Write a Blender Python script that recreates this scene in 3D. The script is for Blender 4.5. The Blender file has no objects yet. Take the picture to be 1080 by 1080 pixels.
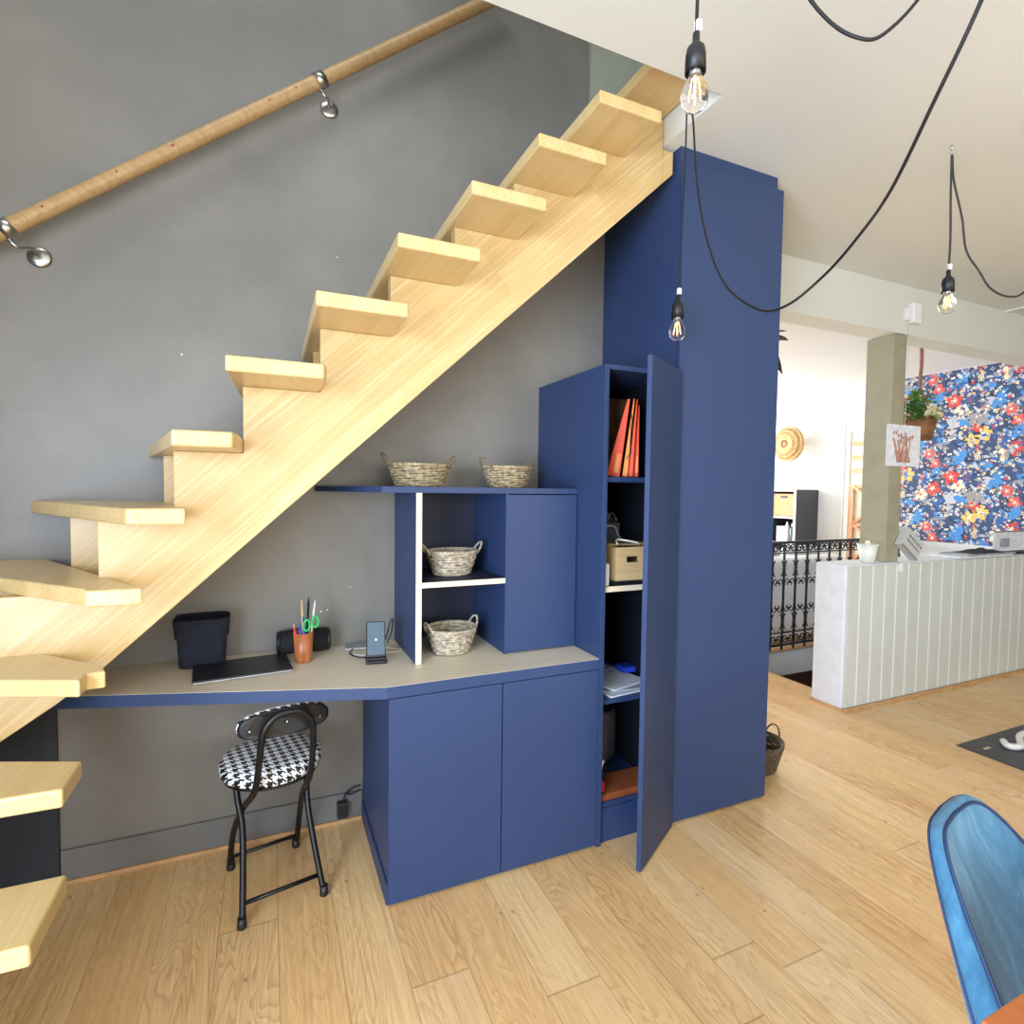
import bpy, bmesh, math, random
from mathutils import Vector, Matrix
random.seed(7)
PI = math.pi
scene = bpy.context.scene
COL = scene.collection
WL = {}          # world location of things (unrotated ones)

# ------------------------------------------------------------------ materials
def lin(c):
    return tuple(((x/255)/12.92 if x/255 <= .04045 else (((x/255)+.055)/1.055)**2.4) for x in c) + (1,)
class NT:
    def __init__(s, name):
        s.m = bpy.data.materials.new(name); s.m.use_nodes = True
        s.t = s.m.node_tree; s.n = s.t.nodes; s.b = s.n['Principled BSDF']
    def new(s, typ, **k):
        n = s.n.new(typ)
        for a, v in k.items(): setattr(n, a, v)
        return n
    def link(s, a, b): s.t.links.new(a, b)
    def coord(s, scale=(1,1,1), rot=(0,0,0), loc=(0,0,0), src='Object'):
        c = s.new('ShaderNodeTexCoord'); m = s.new('ShaderNodeMapping')
        m.inputs['Scale'].default_value = scale; m.inputs['Rotation'].default_value = rot; m.inputs['Location'].default_value = loc
        s.link(c.outputs[src], m.inputs['Vector']); return m.outputs['Vector']
    def noise(s, v, scale, detail=4, rough=.5, dist=0):
        n = s.new('ShaderNodeTexNoise'); n.inputs['Scale'].default_value = scale; n.inputs['Detail'].default_value = detail
        n.inputs['Roughness'].default_value = rough; n.inputs['Distortion'].default_value = dist
        s.link(v, n.inputs['Vector']); return n.outputs['Fac']
    def ramp(s, f, stops, interp='LINEAR'):
        r = s.new('ShaderNodeValToRGB'); r.color_ramp.interpolation = interp
        e = r.color_ramp.elements
        while len(e) < len(stops): e.new(.5)
        for i, (p, c) in enumerate(stops): e[i].position = p; e[i].color = c if len(c) == 4 else lin(c)
        s.link(f, r.inputs['Fac']); return r.outputs['Color']
    def mix(s, f, a, b, mode='MIX'):
        n = s.new('ShaderNodeMix', data_type='RGBA', blend_type=mode)
        if hasattr(f, 'links'): s.link(f, n.inputs['Factor'])
        else: n.inputs['Factor'].default_value = f
        for v, k in ((a, 'A'), (b, 'B')):
            i = [x for x in n.inputs if x.name == k and x.type == 'RGBA'][0]
            if hasattr(v, 'links'): s.link(v, i)
            else: i.default_value = v
        return [o for o in n.outputs if o.type == 'RGBA'][0]
    def math(s, op, a, b=None):
        n = s.new('ShaderNodeMath', operation=op)
        for i, v in enumerate((a, b)):
            if v is None: continue
            if hasattr(v, 'links'): s.link(v, n.inputs[i])
            else: n.inputs[i].default_value = v
        return n.outputs[0]
    def bump(s, h, strength=.2, dist=.01):
        b = s.new('ShaderNodeBump'); b.inputs['Strength'].default_value = strength; b.inputs['Distance'].default_value = dist
        s.link(h, b.inputs['Height']); s.link(b.outputs['Normal'], s.b.inputs['Normal'])
    def color(s, c):
        if hasattr(c, 'links'): s.link(c, s.b.inputs['Base Color'])
        else: s.b.inputs['Base Color'].default_value = c
    def set(s, rough=None, metal=None, spec=None, trans=None, ior=None, sheen=None):
        for k, v in (('Roughness', rough), ('Metallic', metal), ('Specular IOR Level', spec), ('Transmission Weight', trans), ('IOR', ior), ('Sheen Weight', sheen)):
            if v is not None: s.b.inputs[k].default_value = v

def plain(name, c, rough=.5, metal=0, spec=.5, var=.06, nscale=8, bump=0, bscale=80, sheen=None):
    N = NT(name); v = N.coord()
    f = N.noise(v, nscale, 5)
    a = lin(c); d = tuple(x*(1-var*2) for x in a[:3]) + (1,); e = tuple(min(1, x*(1+var*2)) for x in a[:3]) + (1,)
    N.color(N.ramp(f, [(.3, d), (.7, e)])); N.set(rough=rough, metal=metal, spec=spec, sheen=sheen)
    if bump: N.bump(N.noise(v, bscale, 3), bump, .004)
    return N.m

def laminated(name, rot, c1, c2, c3, rough=.34, stave=.045, length=.45, src='Object'):
    """glued laminated pale wood: long thin staves along local x after rotation"""
    N = NT(name)
    v = N.coord(rot=rot, src=src)
    br = N.new('ShaderNodeTexBrick'); br.offset = .37; br.offset_frequency = 1; br.squash = 1
    br.inputs['Scale'].default_value = 1; br.inputs['Brick Width'].default_value = length; br.inputs['Row Height'].default_value = stave
    br.inputs['Mortar Size'].default_value = 0.0003; br.inputs['Bias'].default_value = 0
    br.inputs['Color1'].default_value = lin(c1); br.inputs['Color2'].default_value = lin(c2); br.inputs['Mortar'].default_value = lin(c2)
    N.link(v, br.inputs['Vector'])
    m2 = N.new('ShaderNodeMapping'); m2.inputs['Scale'].default_value = (1.5, 45, 45); N.link(v, m2.inputs['Vector'])
    g = N.noise(m2.outputs['Vector'], 1.6, 6, .6, .6)
    gc = N.ramp(g, [(.38, (0,0,0,1)), (.66, (1,1,1,1))])
    c = N.mix(N.math('MULTIPLY', gc, .55), br.outputs['Color'], lin(c3))
    N.color(c); N.set(rough=rough, spec=.45)
    N.bump(g, .05, .002)
    return N.m

PALE = ((205,172,112), (196,160,98), (214,186,132))
M = {}
slope_ang = math.atan2(.93, 1)
# brick texture uses x,y: bring (x,z) of the stringer into (x,y) along the slope
M['stringer'] = laminated('stringer_wood', (-PI/2, 0, 0), *PALE, stave=.04, length=.6)
def slopewood():
    N = NT('stringer_sloped_wood')
    c = N.new('ShaderNodeTexCoord'); sp = N.new('ShaderNodeSeparateXYZ'); N.link(c.outputs['Object'], sp.inputs[0])
    ca, sa = math.cos(slope_ang), math.sin(slope_ang)
    u = N.math('ADD', N.math('MULTIPLY', sp.outputs['X'], ca), N.math('MULTIPLY', sp.outputs['Z'], sa))
    w = N.math('SUBTRACT', N.math('MULTIPLY', sp.outputs['Z'], ca), N.math('MULTIPLY', sp.outputs['X'], sa))
    cb = N.new('ShaderNodeCombineXYZ'); N.link(u, cb.inputs[0]); N.link(w, cb.inputs[1]); N.link(sp.outputs['Y'], cb.inputs[2])
    v = cb.outputs[0]
    br = N.new('ShaderNodeTexBrick'); br.offset = .37; br.offset_frequency = 1
    for k, x in (('Scale', 1), ('Brick Width', .55), ('Row Height', .042), ('Mortar Size', .0003), ('Bias', 0)): br.inputs[k].default_value = x
    br.inputs['Color1'].default_value = lin((204,176,122)); br.inputs['Color2'].default_value = lin((192,162,106)); br.inputs['Mortar'].default_value = lin((180,148,92))
    N.link(v, br.inputs['Vector'])
    m2 = N.new('ShaderNodeMapping'); m2.inputs['Scale'].default_value = (2.2, 90, 20); N.link(v, m2.inputs['Vector'])
    g = N.noise(m2.outputs['Vector'], 1.2, 5, .6, .4)
    gc = N.ramp(g, [(.5, (0,0,0,1)), (.72, (1,1,1,1))])
    N.color(N.mix(N.math('MULTIPLY', gc, .6), br.outputs['Color'], lin((226,206,164))))
    N.set(rough=.36); N.bump(g, .04, .002)
    return N.m
M['stringer'] = slopewood()
M['tread'] = laminated('tread_wood', (0, 0, PI/2), (210,182,126), (200,170,112), (218,194,146), stave=.05, length=.5, rough=.3)
M['rail_wood'] = laminated('handrail_wood', (0, -.65, 0), (176,146,100), (166,134,88), (138,106,68), stave=.2, length=3, rough=.4)
M['top'] = laminated('worktop_light_oak', (0,0,0), (222,211,188), (216,204,180), (206,193,166), stave=.25, length=2.5, rough=.42)
M['edge'] = plain('cream_edge_band', (226,212,182), .45, var=.02)
M['navy'] = plain('navy_lacquer', (45,63,99), .46, spec=.35, var=.02, nscale=3, bump=.03, bscale=500)
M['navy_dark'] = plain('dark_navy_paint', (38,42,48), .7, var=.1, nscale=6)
M['inner'] = plain('cabinet_interior_shade', (15,18,27), .7, spec=.2, var=.03)  # near-black stands in for the shade inside the tall cabinet
M['navy_shade'] = plain('navy_interior_shade', (24,34,58), .6, var=.03)  # navy darkened for recessed backs and shelves, shade put into the colour

def wallpaint():
    N = NT('grey_wall_paint'); v = N.coord()
    big = N.noise(v, 1.3, 6, .62, .4)
    c = N.ramp(big, [(.3, (106,104,98)), (.5, (118,115,108)), (.72, (130,127,119))])
    sc = N.noise(N.coord(scale=(1, 1, .4), rot=(0, .6, 0)), 9, 8, .75, 1.2)
    s2 = N.ramp(sc, [(.66, (0,0,0,1)), (.76, (1,1,1,1))])
    N.color(N.mix(N.math('MULTIPLY', s2, .16), c, lin((165,165,162))))
    N.set(rough=.42, spec=.45)
    N.bump(N.noise(v, 24, 5, .6), .12, .008)
    return N.m
M['greywall'] = wallpaint()
M['white'] = plain('white_ceiling_paint', (219,221,211), .85, var=.012, nscale=2, bump=.05, bscale=60)
M['roomwall'] = plain('soft_grey_wall_paint', (120,118,114), .85, var=.02)
M['whitewall'] = plain('white_wall_paint', (222,224,224), .8, var=.01, nscale=2, bump=.05, bscale=60)
M['plaster'] = plain('rough_white_plaster', (214,217,222), .8, var=.03, nscale=12, bump=.5, bscale=22)
M['landing'] = plain('pale_green_grey_paint', (160,162,146), .8, var=.02)
M['beam'] = plain('grey_white_beam_paint', (204,206,197), .8, var=.012, nscale=2)
M['sage'] = plain('sage_grey_cladding_paint', (198,202,196), .6, var=.02, nscale=5)
M['groove'] = plain('pale_groove_paint', (230,234,230), .6, var=.01)
M['post'] = plain('olive_beige_post_paint', (152,147,124), .6, var=.05, nscale=6)
M['skirt'] = plain('pale_grey_skirting', (108,108,106), .5, var=.02)
M['oaktrim'] = plain('oak_trim', (190,150,105), .5, var=.08, nscale=14)
M['steel'] = plain('brushed_steel', (176,172,166), .28, metal=1, var=.03)
M['blackmetal'] = plain('black_metal', (12,12,14), .4, metal=.0, spec=.4, var=.05)
M['blackplastic'] = plain('black_plastic', (22,23,25), .45, var=.05)
M['cordblack'] = plain('black_cord', (18,18,20), .6, var=.05)
M['cordgrey'] = plain('dark_woven_cord', (52,48,48), .8, var=.15, nscale=300)
M['cordwhite'] = plain('white_cord', (222,218,208), .5, var=.02)
M['whiteplastic'] = plain('white_plastic', (228,228,224), .4, var=.01)
M['wroughtiron'] = plain('wrought_iron', (24,26,34), .5, var=.08)
M['orange'] = plain('orange_card', (238,70,10), .5, var=.04)
M['orange2'] = plain('light_orange_card', (245,150,50), .5, var=.04)
M['crate'] = laminated('pine_crate_wood', (0,0,0), (205,178,130), (196,166,116), (176,142,92), stave=.4, length=2)
M['brownbox'] = plain('brown_wooden_box', (124,88,58), .55, var=.1, nscale=20)
M['redwood'] = plain('reddish_brown_wood', (140,76,42), .5, var=.1, nscale=20)
M['paper'] = plain('white_paper', (216,220,226), .8, var=.06, nscale=30)
M['greypaper'] = plain('grey_paper', (150,156,164), .8, var=.1, nscale=25)
M['fabricnavy'] = plain('dark_navy_felt', (26,30,44), .95, var=.12, nscale=60, bump=.4, bscale=300)
M['laptop'] = plain('charcoal_laptop_shell', (30,30,33), .38, var=.03)
M['silver'] = plain('silver_plastic', (170,172,176), .35, metal=.6)
M['mesh'] = plain('black_speaker_cloth', (14,15,18), .8, var=.1, nscale=200, bump=.4, bscale=500)
M['screen'] = plain('blue_grey_charging_pad', (74,94,108), .25, var=.02)
M['cup'] = laminated('burl_orange_wood', (0,PI/2,0), (182,112,68), (160,92,52), (112,60,34), stave=.03, length=.08)
M['green'] = plain('green_plastic', (40,170,80), .4, var=.02)
M['blue'] = plain('blue_plastic', (40,70,190), .4, var=.02)
M['red'] = plain('red_plastic', (206,40,44), .4, var=.02)
M['mat'] = plain('dark_grey_rubber_mat', (62,62,64), .45, var=.12, nscale=7)
M['table'] = plain('orange_brown_table_wood', (176,98,50), .4, var=.08, nscale=14)
M['wicker'] = plain('natural_wicker', (164,148,114), .8, var=.28, nscale=60, bump=.4, bscale=220)
M['wicker2'] = plain('greyish_wicker', (174,162,140), .8, var=.25, nscale=60, bump=.4, bscale=220)
M['handle'] = plain('weathered_willow', (128,110,88), .8, var=.2, nscale=50)
M['rattan'] = plain('pale_rattan', (222,188,138), .7, var=.14, nscale=50)
M['rattandark'] = plain('rattan_hub', (150,120,90), .7)
M['orangerattan'] = plain('orange_woven_basket', (222,160,118), .8, var=.15, nscale=60, bump=.5, bscale=120)
M['darkcab'] = plain('anthracite_board', (58,62,68), .5, var=.03)
M['leaf'] = plain('green_leaf', (96,140,66), .5, var=.25, nscale=20)
M['darkleaf'] = plain('dark_green_leaf', (32,58,34), .45, var=.15, nscale=20)
M['flowerwhite'] = plain('cream_petals', (236,226,190), .7)
M['terracotta'] = plain('brown_pot', (128,88,56), .7, var=.15, nscale=20)
M['rope'] = plain('brown_rope', (140,96,84), .9, var=.2, nscale=100)
M['sofa'] = plain('white_slipcover', (240,243,246), .9, var=.02, bump=.2, bscale=20)
M['sofagrey'] = plain('pale_grey_cushion', (196,202,206), .9, var=.03, bump=.2, bscale=30)
M['sketch'] = plain('brown_crayon', (176,132,112), .9, var=.2, nscale=60)
M['sketchred'] = plain('red_crayon', (170,70,70), .9, var=.2, nscale=60)
M['ink'] = plain('grey_ink', (120,124,124), .9)
M['copper'] = plain('orange_stained_wood', (220,166,126), .6, var=.08, nscale=20)
M['beige'] = plain('beige_room_beyond', (222,214,196), .8, var=.02)
M['darkbrown'] = plain('dark_brown_stairs_and_well_shade', (72,44,34), .5, var=.1, nscale=10)  # stair colour, also on the well walls in place of darkness
M['darkwicker'] = plain('dark_brown_wicker', (92,78,58), .8, var=.3, nscale=60, bump=.5, bscale=200)
M['tin'] = plain('white_enamel_bucket', (224,225,214), .35, var=.03)
M['box'] = plain('pale_grey_card', (188,190,186), .7, var=.02)
M['boxdark'] = plain('mid_grey_card_edge', (128,128,124), .7, var=.02)
M['clear'] = plain('crinkled_clear_plastic', (150,156,160), .2, var=.3, nscale=40)
M['sticker'] = plain('pale_brand_patch', (198,182,160), .6)
M['bluefabricseam'] = plain('navy_piping', (28,48,84), .6)

def velvet():
    N = NT('blue_velvet'); v = N.coord()
    f = N.noise(N.coord(scale=(1, 1, .35)), 9, 6, .7, 1.5)
    N.color(N.ramp(f, [(.3, (44,86,112)), (.5, (60,108,138)), (.72, (88,138,164))]))
    N.set(rough=.8, sheen=.2, spec=.15)
    N.bump(N.noise(v, 60, 4), .15, .004)
    return N.m
M['velvet'] = velvet()

def glass(name):
    N = NT(name); N.b.inputs['Base Color'].default_value = (1, 1, 1, 1); N.set(rough=.0, trans=1, ior=1.3)
    return N.m
M['glass'] = glass('clear_bulb_glass')
def pane():
    N = NT('window_glass'); N.n.remove(N.b)
    t = N.new('ShaderNodeBsdfTransparent'); g = N.new('ShaderNodeBsdfGlossy'); g.inputs['Roughness'].default_value = .02
    mx = N.new('ShaderNodeMixShader'); mx.inputs[0].default_value = .05
    N.link(t.outputs[0], mx.inputs[1]); N.link(g.outputs[0], mx.inputs[2]); N.link(mx.outputs[0], N.n['Material Output'].inputs[0])
    return N.m
M['pane'] = pane()
def emit(name, c, s):
    N = NT(name); N.b.inputs['Base Color'].default_value = lin(c)
    N.b.inputs['Emission Color'].default_value = lin(c); N.b.inputs['Emission Strength'].default_value = s
    return N.m
M['filament'] = emit('glowing_filament', (255,196,110), 6)
M['led'] = emit('white_charging_light', (240,250,255), 2)

def houndstooth():
    N = NT('houndstooth_fabric')
    c = N.new('ShaderNodeTexCoord'); sp = N.new('ShaderNodeSeparateXYZ'); N.link(c.outputs['Object'], sp.inputs[0])
    P = 33.0
    yz = N.math('ADD', sp.outputs['Y'], sp.outputs['Z'])
    x = N.math('MULTIPLY', sp.outputs['X'], P); y = N.math('MULTIPLY', yz, P)
    fx = N.math('LESS_THAN', N.math('FRACT', N.math('ADD', x, 50.0)), .5)
    fy = N.math('LESS_THAN', N.math('FRACT', N.math('ADD', y, 50.0)), .5)
    d = N.math('LESS_THAN', N.math('FRACT', N.math('MULTIPLY', N.math('ADD', N.math('ADD', x, y), 100.0), 2.0)), .5)
    a = N.math('MULTIPLY', fx, d); b = N.math('MULTIPLY', fy, N.math('SUBTRACT', 1.0, d))
    f = N.math('ADD', a, b)
    N.color(N.mix(f, lin((14,14,18)), lin((232,236,238)))); N.set(rough=.6)
    return N.m
M['hound'] = houndstooth()

def floor_mat():
    N = NT('oak_plank_floor')
    c = N.new('ShaderNodeTexCoord'); sp = N.new('ShaderNodeSeparateXYZ'); N.link(c.outputs['Object'], sp.inputs[0])
    W, L = .172, 2.3
    xs = N.math('DIVIDE', N.math('ADD', sp.outputs['X'], 17.195), W)
    row = N.math('FLOOR', xs)
    rr = N.new('ShaderNodeTexWhiteNoise', noise_dimensions='1D'); N.link(row, rr.inputs['W'])
    yo = N.math('ADD', N.math('DIVIDE', sp.outputs['Y'], L), N.math('MULTIPLY', rr.outputs['Value'], 7.0))
    cell = N.math('FLOOR', yo)
    cb = N.new('ShaderNodeCombineXYZ'); N.link(row, cb.inputs[0]); N.link(cell, cb.inputs[1])
    wn = N.new('ShaderNodeTexWhiteNoise', noise_dimensions='3D'); N.link(cb.outputs[0], wn.inputs['Vector'])
    # seams
    fx = N.math('FRACT', xs); fy = N.math('FRACT', yo)
    ex = N.math('MINIMUM', fx, N.math('SUBTRACT', 1.0, fx)); ey = N.math('MINIMUM', fy, N.math('SUBTRACT', 1.0, fy))
    sx = N.math('LESS_THAN', ex, .008); sy = N.math('LESS_THAN', ey, .0012)
    seam = N.math('MAXIMUM', sx, sy)
    # per-plank shifted grain
    gp = N.new('ShaderNodeCombineXYZ')
    N.link(N.math('ADD', N.math('MULTIPLY', sp.outputs['X'], 1.0), N.math('MULTIPLY', wn.outputs['Value'], 40.0)), gp.inputs[0])
    N.link(N.math('MULTIPLY', sp.outputs['Y'], .16), gp.inputs[1]); N.link(N.math('MULTIPLY', wn.outputs['Value'], 13.0), gp.inputs[2])
    field = N.noise(gp.outputs[0], 6.0, 3, .5, .5)
    rings = N.math('FRACT', N.math('MULTIPLY', field, 30.0))
    ring = N.ramp(rings, [(0, (0,0,0,1)), (.5, (.35,.35,.35,1)), (.86, (1,1,1,1)), (1, (0,0,0,1))])
    mp = N.new('ShaderNodeMapping'); mp.inputs['Scale'].default_value = (70, 9, 1); N.link(gp.outputs[0], mp.inputs['Vector'])
    fine = N.noise(mp.outputs['Vector'], 2.0, 6, .65, .3)
    base = N.ramp(wn.outputs['Value'], [(0, (234,198,140)), (.35, (229,189,130)), (.7, (222,182,124)), (1, (237,204,150))])
    patch = N.noise(gp.outputs[0], 2.2, 3, .5)
    c1 = N.mix(N.math('MULTIPLY', N.math('MULTIPLY', ring, N.ramp(N.noise(gp.outputs[0], 3.0, 2, .5), [(.38, (.25,.25,.25,1)), (.6, (1,1,1,1))])), .62), base, lin((176,126,78)))
    c2 = N.mix(N.math('MULTIPLY', N.ramp(fine, [(.42, (0,0,0,1)), (.7, (1,1,1,1))]), .5), c1, lin((166,118,74)))
    c3 = N.mix(N.math('MULTIPLY', N.ramp(patch, [(.5, (0,0,0,1)), (.75, (1,1,1,1))]), .35), c2, lin((236,214,176)))
    # knots
    vo = N.new('ShaderNodeTexVoronoi'); vo.inputs['Scale'].default_value = 8.5
    kp = N.new('ShaderNodeMapping'); kp.inputs['Scale'].default_value = (1, .75, 1); N.link(c.outputs['Object'], kp.inputs['Vector'])
    N.link(kp.outputs['Vector'], vo.inputs['Vector'])
    nz = N.noise(c.outputs['Object'], 35, 4)
    kd = N.math('ADD', vo.outputs['Distance'], N.math('MULTIPLY', N.math('SUBTRACT', nz, .5), .14))
    kn = N.ramp(kd, [(0, (1,1,1,1)), (.035, (.9,.9,.9,1)), (.075, (0,0,0,1))])
    c4 = N.mix(N.math('MULTIPLY', kn, .7), c3, lin((140,92,54)))
    c5 = N.mix(N.math('MULTIPLY', seam, .45), c4, lin((120,82,50)))
    N.color(c5)
    r = N.math('ADD', N.math('MULTIPLY', fine, .10), .22); N.link(r, N.b.inputs['Roughness'])
    N.set(spec=.5)
    N.bump(N.math('SUBTRACT', N.math('MULTIPLY', fine, .25), N.math('MULTIPLY', seam, 1.0)), .12, .002)
    return N.m
M['floor'] = floor_mat()

# ------------------------------------------------------------------ mesh builder
class MB:
    def __init__(s): s.v = []; s.f = []; s.mi = []; s.sm = []
    def add(s, vs, fs, mi=0, smooth=False):
        o = len(s.v); s.v += [Vector(p) for p in vs]
        for f in fs: s.f.append([i+o for i in f]); s.mi.append(mi); s.sm.append(smooth)
        return s
    def box(s, x0, x1, y0, y1, z0, z1, mi=0):
        v = [(x, y, z) for z in (z0, z1) for y in (y0, y1) for x in (x0, x1)]
        return s.add(v, [(0,2,3,1), (4,5,7,6), (0,1,5,4), (2,6,7,3), (0,4,6,2), (1,3,7,5)], mi)
    def prism(s, poly, z0, z1, mi=0, axis='z'):
        """poly 2D counter-clockwise list; axis z: (x,y) extruded in z; axis y: (x,z) extruded in y"""
        n = len(poly)
        if axis == 'z': a = [(p[0], p[1], z0) for p in poly]; b = [(p[0], p[1], z1) for p in poly]
        elif axis == 'y': a = [(p[0], z0, p[1]) for p in poly]; b = [(p[0], z1, p[1]) for p in poly]
        else: a = [(z0, p[0], p[1]) for p in poly]; b = [(z1, p[0], p[1]) for p in poly]
        fs = [tuple(range(n))[::-1], tuple(range(n, 2*n))] + [(i, (i+1) % n, n+(i+1) % n, n+i) for i in range(n)]
        return s.add(a+b, fs, mi)
    def tube(s, pts, r, seg=8, mi=0, closed=False, caps=True):
        pts = [Vector(p) for p in pts]; n = len(pts)
        rs = r if isinstance(r, (list, tuple)) else [r]*n
        T = []
        for i in range(n):
            if closed: t = pts[(i+1) % n]-pts[i-1]
            else: t = pts[min(i+1, n-1)]-pts[max(i-1, 0)]
            T.append(t.normalized() if t.length > 1e-9 else Vector((0, 0, 1)))
        up = Vector((0, 0, 1)) if abs(T[0].z) < .9 else Vector((1, 0, 0))
        U = (up - T[0]*up.dot(T[0])).normalized(); vs = []
        for i in range(n):
            U = (U - T[i]*U.dot(T[i])); U = U.normalized() if U.length > 1e-9 else T[i].orthogonal().normalized()
            V = T[i].cross(U)
            for k in range(seg):
                a = 2*PI*k/seg; vs.append(pts[i]+(U*math.cos(a)+V*math.sin(a))*rs[i])
        fs = []
        m = n if closed else n-1
        for i in range(m):
            j = (i+1) % n
            for k in range(seg): fs.append((i*seg+k, i*seg+(k+1) % seg, j*seg+(k+1) % seg, j*seg+k))
        s.add(vs, fs, mi, True)
        if caps and not closed:
            o = len(s.v)-n*seg
            s.f.append([o+k for k in range(seg)][::-1]); s.mi.append(mi); s.sm.append(False)
            s.f.append([o+(n-1)*seg+k for k in range(seg)]); s.mi.append(mi); s.sm.append(False)
        return s
    def lathe(s, prof, c=(0, 0, 0), seg=32, mi=0, sx=1, sy=1, cap0=True, cap1=True, axis=None):
        vs = []; n = len(prof); c = Vector(c)
        for r, z in prof:
            for k in range(seg):
                a = 2*PI*k/seg; p = Vector((r*math.cos(a)*sx, r*math.sin(a)*sy, z))
                if axis is not None: p = axis @ p
                vs.append(c+p)
        fs = [(i*seg+k, i*seg+(k+1) % seg, (i+1)*seg+(k+1) % seg, (i+1)*seg+k) for i in range(n-1) for k in range(seg)]
        s.add(vs, fs, mi, True); o = len(s.v)-n*seg
        if cap0: s.f.append([o+k for k in range(seg)][::-1]); s.mi.append(mi); s.sm.append(False)
        if cap1: s.f.append([o+(n-1)*seg+k for k in range(seg)]); s.mi.append(mi); s.sm.append(False)
        return s
    def xf(s, m):
        s.v = [m @ p for p in s.v]; return s

def smooth_path(pts, n=8):
    P = [Vector(p) for p in pts]; P = [2*P[0]-P[1]]+P+[2*P[-1]-P[-2]]; out = []
    for i in range(1, len(P)-2):
        for k in range(n):
            t = k/n; a, b, c, d = P[i-1:i+3]
            out.append(.5*((2*b)+(c-a)*t+(2*a-5*b+4*c-d)*t*t+(-a+3*b-3*c+d)*t**3))
    out.append(P[-2]); return out

def obj(name, mb, mat, parent=None, bev=0, local=False, kind=None, sub=0, bseg=2):
    if not isinstance(mat, (list, tuple)): mat = [mat]
    if parent is None:
        xs = [p.x for p in mb.v]; ys = [p.y for p in mb.v]; zs = [p.z for p in mb.v]
        off = Vector(((min(xs)+max(xs))/2, (min(ys)+max(ys))/2, min(zs))) if kind != 'structure' else Vector((0, 0, 0))
    else: off = Vector((0, 0, 0)) if local else WL[parent]
    me = bpy.data.meshes.new(name)
    me.from_pydata([tuple(p-off) for p in mb.v], [], mb.f)
    for i, p in enumerate(me.polygons): p.material_index = mb.mi[i]; p.use_smooth = mb.sm[i]
    for m in mat: me.materials.append(M[m])
    bm = bmesh.new(); bm.from_mesh(me); bmesh.ops.recalc_face_normals(bm, faces=bm.faces); bm.to_mesh(me); bm.free()
    o = bpy.data.objects.new(name, me); COL.objects.link(o)
    if parent is not None: o.parent = parent; WL[o] = off
    else: o.location = off; WL[o] = off
    if bev:
        b = o.modifiers.new('bevel', 'BEVEL'); b.width = bev; b.segments = bseg; b.limit_method = 'ANGLE'; b.angle_limit = math.radians(40)
    if sub:
        b = o.modifiers.new('subd', 'SUBSURF'); b.levels = sub; b.render_levels = sub
    if kind: o['kind'] = kind
    return o
def thing(name, label, cat, loc=(0, 0, 0), rz=0, group=None, rot=None):
    o = bpy.data.objects.new(name, None); COL.objects.link(o); o.location = loc
    o.rotation_euler = rot if rot else (0, 0, rz)
    o['label'] = label; o['category'] = cat
    if group: o['group'] = group
    WL[o] = Vector(loc) if not rot and rz == 0 else Vector((0, 0, 0))
    return o
def tag(o, label, cat, group=None, kind=None):
    o['label'] = label; o['category'] = cat
    if group: o['group'] = group
    if kind: o['kind'] = kind
    return o
def struct(name, mb, mat, bev=0, parent=None): return obj(name, mb, mat, parent, bev, kind='structure')
B = lambda *a: MB().box(*a)

# ------------------------------------------------------------------ camera
C0 = Vector((-0.3571, -2.3728, 1.4199)); yaw, pit, rol, fpx = .4157, .0421, .0124, 580.18
Fv = Vector((math.sin(yaw)*math.cos(pit), math.cos(yaw)*math.cos(pit), -math.sin(pit)))
Rv = Vector((math.cos(yaw), -math.sin(yaw), 0)); Uv = Rv.cross(Fv)
R2 = Rv*math.cos(rol)+Uv*math.sin(rol); U2 = -Rv*math.sin(rol)+Uv*math.cos(rol)
cd = bpy.data.cameras.new('camera'); cam = bpy.data.objects.new('camera', cd); COL.objects.link(cam)
cam.matrix_world = Matrix(((R2.x, U2.x, -Fv.x, C0.x), (R2.y, U2.y, -Fv.y, C0.y), (R2.z, U2.z, -Fv.z, C0.z), (0, 0, 0, 1)))
cd.sensor_width = 36; cd.lens = fpx/1080*36; cd.clip_start = .02
scene.camera = cam

# ------------------------------------------------------------------ room shell
CZ = 2.815; XL = -1.77; XR = 6.5; YF = -5.6; UZ = 5.3
OX, OY = 1.114, -.838            # stairwell opening in the ceiling
fl = MB()
fl.box(XL-.1, 3.25, YF-.1, 5.1, -.12, 0); fl.box(3.25, XR+.1, YF-.1, .2, -.12, 0); fl.box(3.25, XR+.1, 1.115, 5.1, -.12, 0); fl.box(5.6, XR+.1, .2, 1.115, -.12, 0)
struct('floor', fl, 'floor')
hs = MB()
hs.box(3.23, 3.25, .2, 1.115, -2.6, -.12); hs.box(5.6, 5.7, .2, 1.2, -2.6, -.12); hs.box(3.25, 5.6, .1, .2, -2.6, -.12)
struct('wall_stairwell_below', hs, 'darkbrown')
struct('trim_7', B(3.251, 5.599, 1.103, 1.1145, -.225, -.0005), 'whitewall')
struct('wall_stairwell_rear', B(3.25, 5.6, 1.1155, 1.2, -2.6, -.121), 'darkbrown')  # brown stands for the darkness below the floor edge
st2 = thing('lower_staircase', 'dark brown stairs going down in the floor opening behind the half wall', 'stairs', (3.3, .65, -2.4))
for k in range(9):
    obj('tread', B(3.27+k*.25, 3.54+k*.25, .215, 1.1, -2.45+.0+.26*k, -2.41+.26*k) if False else B(3.27+k*.25, 3.54+k*.25, .215, 1.1, -.30-.22*k-.04, -.30-.22*k), 'darkbrown', st2)
obj('stringer', MB().prism([(3.27,-.62),(5.5,-2.58),(5.5,-2.35),(3.27,-.38)], 1.0, 1.04, axis='y'), 'darkbrown', st2)
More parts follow.
